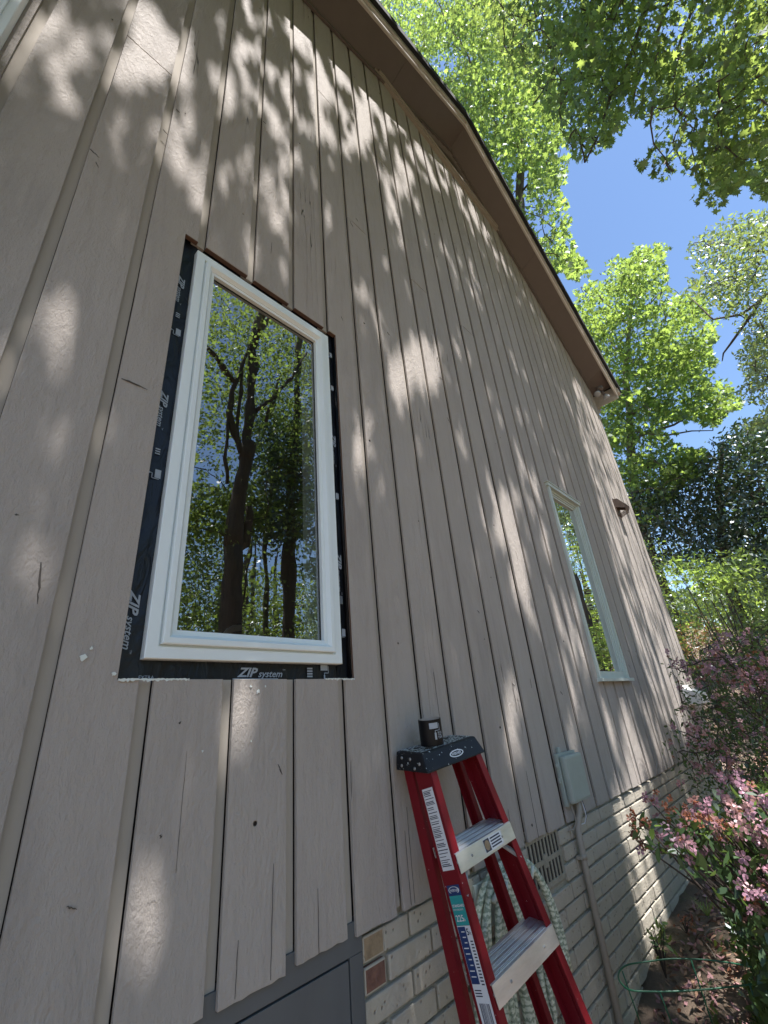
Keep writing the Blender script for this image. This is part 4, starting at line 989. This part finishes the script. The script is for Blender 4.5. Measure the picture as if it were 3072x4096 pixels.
# leaves: overhead canopy between the sun and the wall
def overhead(B, ranges, tries=5):
    """lift points along the sun direction into the canopy; keep clear of the view except where the limbs hang"""
    out = []; todo = B
    for k in range(tries):
        if len(todo) == 0: break
        a_, b_ = ranges[min(k//2, len(ranges)-1)]; P_ = todo+rng.uniform(a_, b_, len(todo))[:, None]*S3
        x_, y_, ok_ = proj(P_); fr_ = ok_ & (x_ > -90) & (x_ < 1750) & (y_ > -90) & (y_ < 2300)
        good = ~fr_ | (inpoly(x_, y_, T2POLY) & (np.linalg.norm(P_-[0, 0, H0], axis=1) > 6.0)); out.append(P_[good]); todo = todo[~good]
    return np.concatenate(out)
n = 105000; B = np.stack([rng.uniform(-2.4, 7.6, n), np.full(n, WY), rng.uniform(-1.8, 6.3, n)+H0], -1)
P = overhead(B, [(1.3, 3.0), (2.2, 3.8), (3.2, 4.6)])
n3 = 20000; gx_ = rng.uniform(.5, 10, n3); gy_ = rng.uniform(-6, 1.1, n3); pt = vnoise(gx_*2.2, gy_*2.2, 31) > .60; G = np.stack([gx_, gy_, ground(gx_, gy_)], -1)[pt]
P = np.concatenate([P, overhead(G, [(3.0, 4.6)])]); P = P[~unshaded(P)]
x_, y_, ok_ = proj(P); vis = ok_ & (x_ > -90) & (x_ < 1750) & (y_ > -90) & (y_ < 2300)
Pm = P.copy(); Pm[:, 1] = 2*WY-P[:, 1]; xm, ym, okm = proj(Pm); wr = okm & inpoly(xm, ym, [(420, 500), (740, 700), (760, 1460), (350, 1430)]) & (np.linalg.norm(Pm, axis=1) < 9); P = P[~wr]; vis = vis[~wr]
Pv = P[vis]; Pv = holes_(Pv, 60, 45, .30); Pv = Pv[keep(Pv, T2POLY)]
leaves("crown", ML_bright, P[~vis], .055, 'quad', mp, .5); leaves("crown", ML_maple, Pv, .048, 'maple', mp, .4)  # unseen canopy leaves: brighter material lends warm fill, gaps shaped for sun patches
# crown seen in the window
def rcp(l): return [rc(a_, b_) for a_, b_ in l]
Cr = np.concatenate([polyvol(rcp([(150, -100), (1000, -100), (1000, 700), (560, 760), (420, 640), (160, 640)]), (-11.5, -7.5), 330, refl), polyvol(rcp([(-40, 1130), (520, 1180), (560, 1450), (-60, 1480)]), (-9.5, -7.4), 170, refl), polyvol(rcp([(60, 640), (330, 660), (220, 900), (60, 1050)]), (-9, -7.4), 22, refl)])
Pr = spray(Cr, 24, .30, .4); leaves("crown", ML_maple, Pr, .075, 'maple', mp, .4)
Cd = polyvol(rcp([(540, 720), (860, 780), (860, 1500), (520, 1500)]), (-10, -7.6), 210, refl); leaves("crown", ML_dark, spray(Cd, 24, .30, .4), .08, 'maple', mp, .4)

# other trunks behind the viewer
for (pts, ww, y0, lab, nm, mt) in (([(720, 2100), (725, 1800), (735, 1400), (740, 1150), (770, 700), (778, 500), (790, 200)], 85, -8.6, "straight dark trunk mirrored near the right edge of the tall window", "oak_tree", M_bark),
                      ([(575, 2050), (580, 1700), (590, 1450), (605, 1250), (640, 900)], 42, -9.6, "slim grey trunk mirrored between two thicker trunks in the tall window", "birch_tree", M_barkl),
                      ([(440, 2000), (455, 1800), (480, 1550), (520, 1300)], 14, -8.0, "thin sapling mirrored beside the forked trunk in the tall window", "young_tree", M_bark)):
    pl = [refl(*rc(a_, b_), y0) for a_, b_ in pts]; b0 = pl[0].copy(); b0[2] = float(ground(b0[0], y0))-.1; k_ = (2*WY-y0)/WY; r_ = .5*ww*.00054*k_
    tr = tree(nm, b0, lab, "tree"); m_ = MB(); s_ = limb(m_, [b0]+pl, r_*1.15, r_*.45, 10, .02)
    Cx = pl[-1]+rng.normal(size=(60, 3))*[1.6, 1.0, 1.6]; Cx[:, 2] += .8
    if nm == "oak_tree": Cx = np.concatenate([Cx, polyvol(rcp([(640, 300), (1000, 300), (1000, 2100), (840, 2100), (800, 1400)]), (-10, -7.5), 150, refl), polyvol(rcp([(540, 760), (840, 800), (840, 1420), (560, 1450)]), (-10, -8), 120, refl)])
    twigs(m_, Cx, s_, .012, 50); m_.build("trunk", mt, tr, smooth=True); leaves("crown", ML_maple, spray(Cx, 26, .33, .4), .080, 'maple', tr, .4)
# tree mirrored in the far window
C = polyvol([(1170, 1030), (1270, 1070), (1370, 1480), (1280, 1480)], (-5.0, -2.6), 320, refl); b0 = refl(1300, 1400, -3.8); b0[2] = float(ground(b0[0], b0[1]))-.1
tr = tree("hornbeam_tree", b0, "pale green tree mirrored in the narrow far window", "tree"); m_ = MB(); s_ = limb(m_, [b0, b0+[.2, 0, 2.5], b0+[.1, .1, 5.5]], .16, .05, 8); twigs(m_, C, s_, .01, 90)
m_.build("trunk", M_bark, tr, smooth=True); leaves("crown", ML_shrub, spray(C, 26, .33, .5), .07, 'oval', tr, .4)
# undergrowth and wood behind the viewer
def bush(name, lab, cat, C, per, rad, mat, sz, kind='oval', group=None, stems=12, mati=None, flat=.35, sflat=.6):
    c0 = C.mean(0); b0 = np.array([c0[0], c0[1], float(ground(c0[0], c0[1]))]); t_ = tree(name, b0, lab, cat, group)
    mb = MB()
    for i in rng.permutation(len(C))[:stems]:
        q = C[i]; m1 = b0*.45+q*.55+rng.normal(size=3)*.06; m1[2] = b0[2]*.5+q[2]*.5+.1; mb.tube([b0+rng.normal(size=3)*[.08, .08, 0]-[0, 0, .05], m1, q], [.016, .010, .003], 5)
    mb.build("stems", M_twig, t_); leaves("foliage", mat, spray(C, per, rad, sflat), sz, kind, t_, flat); return t_
C = polyvol(rcp([(-200, 1500), (330, 1480), (330, 2250), (-200, 2250)]), (-11, -7.5), 260, refl); bush("laurel_shrub", "leafy undergrowth mirrored low in the left of the tall window", "shrub", C, 30, .32, ML_shrub, .06, 'oval')
C = polyvol(rcp([(400, 1700), (1100, 1750), (1100, 2250), (400, 2250)]), (-11, -9), 200, refl); bush("laurel_shrub", "leafy undergrowth mirrored low in the right of the tall window", "shrub", C, 30, .32, ML_shrub, .06, 'oval')
n = 1500; C = np.stack([rng.uniform(-20, 60, n), rng.uniform(-30, -17, n), np.zeros(n)], -1); C[:, 2] = ground(C[:, 0], C[:, 1])+rng.random(n)**1.3*9
o = leaves("woodland", ML_shrub, spray(C, 34, .75, .6), .17, 'quad'); tag(o, "distant bright green wood mirrored in the window glass", None, None, "stuff")
m_ = MB()
for i in range(36):
    xq, yq = rng.uniform(-14, 45), rng.uniform(-28, -18); gq = float(ground(xq, yq)); m_.tube([(xq, yq, gq-.2), (xq+.2, yq, gq+6), (xq+.3, yq, gq+12)], [.2, .15, .06], 7)
o = m_.build("woodland_trunks", M_bark, org=(10, -22, 0)); tag(o, "distant trunks of the wood mirrored in the window glass", None, None, "stuff")

# ---- trees beyond the house
T1 = [(760, -90), (1070, -90), (1235, 230), (1215, 330), (1228, 380), (1214, 430), (1228, 470), (1226, 525), (1266, 578), (1243, 613), (1212, 590), (1160, 560), (900, 420)]
t1 = tree("sweetgum_tree", (12.2, 7.5, float(ground(12.2, 7.5))), "tall yellow-green tree rising behind the roof ridge", "tree")
m_ = MB(); XA = 11.0
tk = [np.array([12.2, 7.5, float(ground(12.2, 7.5))-.2]), atX(1138, 640, 10.6), atX(1122, 420, 10.6), atX(1128, 330, 10.4), atX(1090, 150, 10.0), atX(1060, -60, 9.6)]
s1 = limb(m_, tk, .22, .08, 10, .02)
br_ = [limb(m_, [tk[3], atX(1010, 230, 10), atX(900, 120, 9.5)], .05, .015, 6), limb(m_, [tk[3], atX(1060, 200, 9), atX(960, 40, 8.5), atX(930, -40, 8)], .05, .015, 6), limb(m_, [tk[2], atX(1190, 340, 10.5), atX(1210, 200, 10)], .04, .012, 6), limb(m_, [tk[4], atX(1150, 60, 9.6), atX(1180, -30, 9)], .04, .012, 6), limb(m_, [tk[1], atX(1190, 540, 11), atX(1240, 585, 11)], .03, .008, 6)]
S1 = np.concatenate([s1]+br_)
C = holes_(polyvol(T1, (7.5, 12.5), 1900), 40, 26, .64); C = C[~inpoly(*proj(C)[:2], [(1130, 430), (1175, 420), (1195, 500), (1165, 540), (1135, 500)])]
P = spray(C, 30, .28, .45); P = P[keep(P, T1)]; x_, y_, ok_ = proj(P); P = P[~inpoly(x_, y_, [(1106, 372), (1142, 368), (1136, 452), (1108, 458)]) | (rng.random(len(P)) < .05)]; x_, y_, ok_ = proj(P); P = P[~inpoly(x_, y_, [(1128, 440), (1200, 400), (1215, 470), (1200, 560), (1150, 560)]) | (rng.random(len(P)) < .35)]; twigs(m_, C, S1, .010, 300, poly=T1)
m_.build("trunk", M_bark, t1, smooth=True); leaves("crown", ML_bright, P, .085, 'maple', t1, .3)
T3 = [(1238, 640), (1262, 607), (1307, 594), (1312, 561), (1363, 549), (1370, 531), (1405, 522), (1428, 531), (1448, 546), (1443, 569), (1456, 592), (1451, 617), (1458, 627), (1531, 649), (1554, 712), (1544, 762), (1544, 800), (1526, 823), (1569, 823), (1604, 863), (1581, 901), (1518, 925), (1470, 905), (1440, 935), (1470, 965), (1530, 960), (1500, 1040), (1420, 1120), (1330, 1130), (1260, 900)]
t3 = tree("tulip_tree", (15.0, 2.2, float(ground(15, 2.2))), "bright green tree with slim straight trunk just right of the eave end", "tree")
q0 = atX(1372, 1110, 14.5); t3.location = (q0[0], q0[1], float(ground(q0[0], q0[1]))); ORG[t3.name] = np.array(t3.location)
m_ = MB(); tk = [np.array(t3.location)-[0, 0, .2], atX(1372, 1110, 14.5), atX(1362, 960, 14.5), atX(1352, 790, 14.5), atX(1362, 660, 14.5), atX(1392, 560, 14.5)]
s3 = limb(m_, tk, .22, .04, 9, .02); bl = []
for (a_, b_, c_, d_) in ((1356, 900, 1470, 800), (1354, 820, 1500, 740), (1360, 950, 1560, 860), (1355, 780, 1290, 700), (1360, 680, 1440, 620), (1358, 700, 1290, 630), (1366, 1010, 1480, 990), (1358, 860, 1270, 780), (1352, 800, 1450, 700), (1364, 640, 1330, 580), (1362, 930, 1540, 930)):
    A_ = atX(a_, b_, 14.5); B_ = atX(c_, d_, rng.uniform(13, 16)); bl.append(limb(m_, [A_, (A_+B_)/2+[0, 0, -.15], B_], .05, .012, 6, .03))
C = holes_(polyvol(T3, (12.3, 16.5), 1700), 42, 17, .50); P = spray(C, 22, .24, .30); P = P[keep(P, T3)]; twigs(m_, C, np.concatenate([s3]+bl), .009, 260, poly=T3)
m_.build("trunk", M_barkl, t3, smooth=True); leaves("crown", ML_bright, P, .085, 'maple', t3, .45)
T4 = [(1476, 536), (1518, 494), (1543, 473), (1780, 440), (1780, 940), (1619, 928), (1594, 913), (1641, 888), (1619, 868), (1586, 838), (1614, 820), (1591, 805), (1600, 760), (1588, 735), (1600, 690), (1565, 700), (1545, 650), (1490, 645), (1460, 625), (1500, 600), (1502, 560)]
q0 = atX(1850, 1100, 10.5); t4 = tree("elm_tree", (q0[0], q0[1], float(ground(q0[0], q0[1]))), "fine leaved pale tree reaching in along the right edge below the dark maple limbs", "tree")
m_ = MB(); tk = [np.array(t4.location)-[0, 0, .2], atX(1850, 1100, 10.5), atX(1800, 700, 10.5), atX(1760, 480, 10.5)]; s4 = [limb(m_, tk, .2, .08, 8)]
for l_ in ([(1800, 700), (1659, 635), (1600, 680), (1540, 690), (1490, 640)], [(1780, 600), (1650, 640), (1580, 740), (1560, 780)], [(1790, 760), (1680, 800), (1620, 850)], [(1790, 560), (1620, 540), (1520, 520)]):
    s4.append(limb(m_, [atX(a_, b_, 10+.3*i) for i, (a_, b_) in enumerate(l_)], .05, .010, 6))
C = holes_(polyvol(T4, (8.5, 12.0), 900), 40, 30, .52); P = spray(C, 24, .24, .5); P = P[keep(P, T4)]; twigs(m_, C, np.concatenate(s4), .008, 220, poly=T4)
m_.build("trunk", M_bark, t4, smooth=True); leaves("crown", ML_small, P, .048, 'oval', t4, .2)
T5 = [(1362, 1100), (1350, 1050), (1385, 1015), (1440, 1010), (1470, 975), (1530, 965), (1560, 925), (1640, 900), (1780, 850), (1780, 1330), (1620, 1270), (1560, 1245), (1440, 1230), (1400, 1245)]
q0 = atX(1560, 1240, 15.0); t5 = tree("magnolia_tree", (q0[0], q0[1], float(ground(q0[0], q0[1]))), "dense dark evergreen tree with glossy leaves beyond the far corner of the house", "tree")
m_ = MB(); tk = [np.array(t5.location)-[0, 0, .2], atX(1560, 1240, 15), atX(1550, 1050, 15), atX(1560, 960, 15)]; s5 = limb(m_, tk, .2, .05, 8)
C = holes_(polyvol(T5, (13, 17.5), 1100), 40, 20, .66); P = spray(C, 28, .30, .5); P = P[keep(P, T5)]; twigs(m_, C, s5, .012, 120); m_.build("trunk", M_bark, t5, smooth=True); leaves("crown", ML_dark, P, .075, 'oval', t5, .3)
T6 = [(1386, 1150), (1440, 1200), (1500, 1235), (1560, 1200), (1600, 1180), (1780, 1200), (1780, 1440), (1460, 1440), (1415, 1280)]
C = polyvol(T6, (10.0, 12.5), 300); bush("privet_shrub", "light green bushes below the dark evergreen tree", "shrub", C, 30, .20, ML_shrub, .042, 'oval', None, 20)
C = polyvol([(1440, 1215), (1480, 1195), (1560, 1215), (1600, 1190), (1620, 1230), (1560, 1260), (1480, 1240)], (8.2, 9.0), 46); bush("dogwood_shrub", "bright leafy sapling standing in front of the dark evergreen tree", "shrub", C, 20, .13, ML_bright, .045, 'oval', None, 10)
C = polyvol([(1640, 1280), (1780, 1270), (1780, 1390), (1645, 1380), (1625, 1330)], (6.5, 7.5), 40); bush("sumac_shrub", "lime green leafy shoots at the right edge above the azaleas", "shrub", C, 18, .09, ML_bright, .034, 'oval', None, 10)
C = polyvol([(1475, 1350), (1530, 1345), (1540, 1395), (1490, 1410)], (9.0, 9.8), 20); bush("japanese_maple", "small orange leaved shrub behind the pink azalea", "shrub", C, 22, .16, ML_orange, .028, 'oval', None, 8)
# far backdrop wood
n = 1100; C = np.stack([rng.uniform(20, 46, n), rng.uniform(-22, 26, n), np.zeros(n)], -1); hm = rng.random(n); C[:, 2] = ground(C[:, 0], C[:, 1])+hm*(2.0+4*(hm < .5)); P = spray(C, 34, .7, .6)
o = leaves("woodland", ML_shrub, P, .16, 'quad'); tag(o, "far green wood on the slope beyond the garden", None, None, "stuff")

# ================================================================== AZALEAS
def blooms(C, per, sz):
    """each bloom: five petals round a throat"""
    out = []; nr = []; mi = []
    for c_ in C:
        for _ in range(per):
            o_ = c_+rng.normal(size=3)*sz*.75; ax = rng.normal(size=3)+np.array([-.8, -.2, .4]); ax /= np.linalg.norm(ax); k_ = rng.random(); m0 = 0 if k_ < .50 else (1 if k_ < .80 else 2)
            out.append(o_); nr.append(ax); mi.append(m0)
    return np.array(out), np.array(nr), np.array(mi)
def bloom_mesh(name, parent, O_, A_, MI, sz, org=None):
    mb = MB()
    for o_, ax, mi in zip(O_, A_, MI):
        t_ = np.cross(ax, rng.normal(size=3)); t_ /= np.linalg.norm(t_); b_ = np.cross(ax, t_); cup = rng.uniform(.2, .8) if mi < 2 else rng.uniform(1.2, 2.0); s_ = sz*rng.uniform(.7, 1.15)*(1 if mi < 2 else .75)
        for k in range(5):
            A0 = 2*math.pi*k/5+rng.normal()*.12; d_ = math.cos(A0)*t_+math.sin(A0)*b_; e_ = np.cross(ax, d_)
            def pt(r_, w_, h_): return o_+s_*(d_*r_+e_*w_+ax*(h_*cup))
            j_ = rng.normal(size=4)*.08
            mb.add([pt(.08, 0, 0), pt(.40, -.24, .40+j_[0]), pt(.78, -.30, .46+j_[1]), pt(1.0, 0, .42+j_[2]), pt(.78, .30, .50+j_[3]), pt(.40, .24, .40)], [(0, 1, 2, 3, 4, 5)], mi)
    return mb.build(name, [ML_pink, ML_fade, ML_brown], parent)
NA = [(1352, 1742), (1400, 1762), (1450, 1748), (1520, 1735), (1600, 1690), (1780, 1620), (1780, 2260), (1650, 2260), (1615, 2120), (1570, 2040), (1545, 1920), (1500, 1890), (1440, 1850), (1400, 1842), (1368, 1812)]
q0 = np.array([3.0, .10, 0]); q0[2] = float(ground(q0[0], q0[1]))
az = tree("azalea_bush", q0, "near azalea with large green leaves and fading pink and brown blossoms at the right edge", "shrub")
flw = [(1377, 1768, 2), (1384, 1815, 2), (1412, 1740, 2), (1476, 1765, 1), (1462, 1752, 2), (1493, 1802, 0), (1440, 1808, 0), (1478, 1815, 0), (1535, 1758, 0), (1548, 1790, 2), (1560, 1765, 1), (1602, 1742, 1), (1622, 1752, 0), (1640, 1735, 0), (1652, 1765, 1), (1520, 1780, 2), (1628, 1925, 0), (1648, 1948, 2), (1606, 1975, 0), (1655, 1990, 0), (1590, 1700, 0), (1650, 1890, 1), (1660, 1830, 0), (1618, 1790, 1), (1580, 1810, 2), (1645, 1805, 1), (1512, 1745, 1), (1572, 1735, 1)]
tips = []
m_ = MB()
for i in range(len(flw)):
    T_ = flw[i % len(flw)]; q = atX(T_[0], T_[1], 2.05+.45*rng.random()); tips.append(q)
C = polyvol(NA, (2.1, 3.4), 170); C = np.concatenate([C, polyvol([(1560, 1780), (1780, 1700), (1780, 2260), (1660, 2260), (1600, 2060)], (2.2, 3.3), 210)])
C = C[(C[:, 1] < 1.05)]
allt = np.concatenate([C[:90], np.array(tips)])
for q in allt:
    m1 = q0*.35+q*.65; m1[2] = q0[2]*.3+q[2]*.7-.10; m0 = q0*.7+q*.3; m0[2] = q0[2]*.6+q[2]*.4-.05
    m_.tube([q0+rng.normal(size=3)*[.05, .05, 0]-[0, 0, .05], m0+rng.normal(size=3)*.03, m1+rng.normal(size=3)*.03, q*.85+m1*.15+[0, 0, -.01], q], [.011, .008, .005, .0035, .0025], 5)
m_.build("stems", M_twig, az)
P = spray(C, 9, .045, .7); P = np.concatenate([P, spray(np.array(tips)-[0, 0, .03], 7, .03, .5)]); P = P[keep(P, NA)&(P[:, 1] < 1.12)]
leaves("foliage", ML_azal, P, .027, 'oval', az, .35)
for (a_, b_, k_), q in zip(flw, tips):
    O_, A_, M_ = blooms([q], 8, .028); M_ = np.where(rng.random(len(M_)) < .72, k_, M_); bloom_mesh("flower_cluster", az, O_, A_, M_, .022)
NB = [(1356, 1642), (1400, 1620), (1442, 1560), (1478, 1505), (1432, 1450), (1425, 1420), (1470, 1412), (1500, 1430), (1540, 1372), (1600, 1362), (1780, 1300), (1780, 1740), (1600, 1700), (1500, 1735), (1430, 1700), (1385, 1680)]
q0 = np.array([5.0, -.2, 0]); q0[2] = float(ground(q0[0], q0[1]))
ab = tree("azalea_bush", q0, "larger twiggy azalea with small leaves and many pink flowers beside the far corner", "shrub")
C = polyvol(NB, (3.7, 5.6), 620); C = C[C[:, 1] < 1.0]
m_ = MB(); stm = []
for i in range(16):
    q = C[rng.integers(len(C))]; m1 = q0*.4+q*.6; m1[2] = q0[2]*.45+q[2]*.55; stm.append(limb(m_, [q0+rng.normal(size=3)*[.12, .12, 0], m1, q], .014, .004, 5, .02))
twigs(m_, C, np.concatenate(stm), .0035, 420); m_.build("stems", M_twig, ab)
P = spray(C, 15, .06, .7); P = P[keep(P, NB)&(P[:, 1] < 1.12)]; leaves("foliage", ML_azal, P, .017, 'oval', ab, .35)
FB = np.concatenate([polyvol([(1500, 1440), (1545, 1372), (1780, 1330), (1780, 1480), (1640, 1500), (1500, 1480)], (3.7, 4.8), 105), polyvol([(1430, 1420), (1480, 1420), (1500, 1450), (1440, 1450)], (3.9, 4.4), 7), polyvol([(1480, 1560), (1560, 1580), (1620, 1680), (1500, 1680)], (3.7, 4.4), 36), polyvol(NB, (3.6, 4.8), 60)]); FB = FB[FB[:, 1] < 1.0]
O_, A_, M_ = blooms(FB, 4, .028); M_ = np.where((M_ == 2) & (rng.random(len(M_)) < .6), 1, M_); fo = bloom_mesh("blossoms", ab, O_, A_, M_, .022); fo["kind"] = "stuff"

# ---- small plants on the soil and the green wire support
def sprout(name, label, x_, y_, mat, n_, rad, sz, h_, kind='oval'):
    b0 = np.array([x_, y_, float(ground(x_, y_))]); t_ = tree(name, b0, label, "plant"); mb = MB(); T_ = b0+rng.normal(size=(n_, 3))*[rad, rad, 0]+np.array([0, 0, 1])*rng.uniform(.3, 1, n_)[:, None]*h_
    T_[:, 1] = np.minimum(T_[:, 1], 1.15)
    for q in T_[:14]: mb.tube([b0, (b0+q)/2+[0, 0, .02], q], .0022, 4)
    mb.build("stems", M_twig, t_); leaves("foliage", mat, T_, sz, kind, t_, .4)
q = atX(1395, 2035, 2.95); sprout("fern", "pale lime fern growing against the brick base in a patch of sun", 3.06, 1.13, ML_lime, 34, .035, .020, .22)
q = atZ(1428, 2120, Z(-1.36)); sprout("seedling", "broad leaved seedling under the green wire hoop", q[0], q[1], ML_azal, 9, .045, .040, .12)
q = atZ(1392, 1985, Z(-1.20)); sprout("seedling", "reddish seedling at the foot of the painted bricks", 3.45, 1.10, ML_brown, 9, .03, .016, .10)
q = atZ(1560, 2080, Z(-1.40)); b0 = np.array([q[0], q[1], float(ground(q[0], q[1]))]); gr = tree("grass_tuft", b0, "pale tuft of long grass blades on the soil right of the wire hoop", "grass tuft"); m_ = MB()
for i in range(30):
    a_ = rng.uniform(0, 6.28); l_ = rng.uniform(.08, .2); d_ = np.array([math.cos(a_), math.sin(a_), 0]); sd_ = np.cross(d_, (0, 0, 1))*.0022
    pts = [b0+d_*l_*t_*.7+np.array([0, 0, l_*(1.5*t_-1.0*t_*t_)]) for t_ in (0, .35, .7, 1)]
    for k in range(3): m_.add([pts[k]-sd_*(1-k/4), pts[k]+sd_*(1-k/4), pts[k+1]+sd_*(1-(k+1)/4), pts[k+1]-sd_*(1-(k+1)/4)], [(0, 1, 2, 3)])
m_.build("blades", ML_lime, gr)
zr = Z(-1.02)
c7 = lambda a_, b_: ((2400+a_*.405)*DS, (3500+b_*.405)*DS)
rp = [atZ(*c7(a_, b_), zr) for a_, b_ in ((180, 1000), (205, 935), (280, 885), (470, 855), (700, 828), (1000, 835), (1300, 870), (1550, 930), (1600, 1010), (1520, 1070), (1330, 1100), (980, 1135), (700, 1150), (500, 1150), (300, 1138), (210, 1070))]
P4 = []
nr_ = len(rp)
for i in range(nr_):
    a_, b_, c_, d_ = rp[i-1], rp[i], rp[(i+1) % nr_], rp[(i+2) % nr_]
    for t_ in (0, .25, .5, .75): P4.append(.5*((2*b_)+(-a_+c_)*t_+(2*a_-5*b_+4*c_-d_)*t_*t_+(-a_+3*b_-3*c_+d_)*t_**3))
wh = thing("plant_support", (float(np.mean([p[0] for p in P4])), float(np.mean([p[1] for p in P4])), zr), "green wire plant support hoop standing on legs over the soil by the brick base", "plant support")
m_ = MB(); m_.tube(P4, .0032, 8, closed=True); m_.build("hoop", M_green, wh, smooth=True)
for (a_, b_, e_, f_) in ((220, 950, 400, 1471), (590, 1150, 710, 1471), (900, 840, 1110, 1471), (1480, 1085, 1600, 1471)):
    A_ = atZ(*c7(a_, b_), zr); r_ = ray(*c7(e_, f_)); hd_ = np.hypot(A_[0], A_[1])*1.01; s_ = hd_/np.hypot(r_[0], r_[1]); B_ = r_*s_+[0, 0, H0]; B2 = A_+(B_-A_)*1.4
    m_ = MB(); m_.tube([A_, B2], .0030, 6); m_.build("leg", M_green, wh, smooth=True)
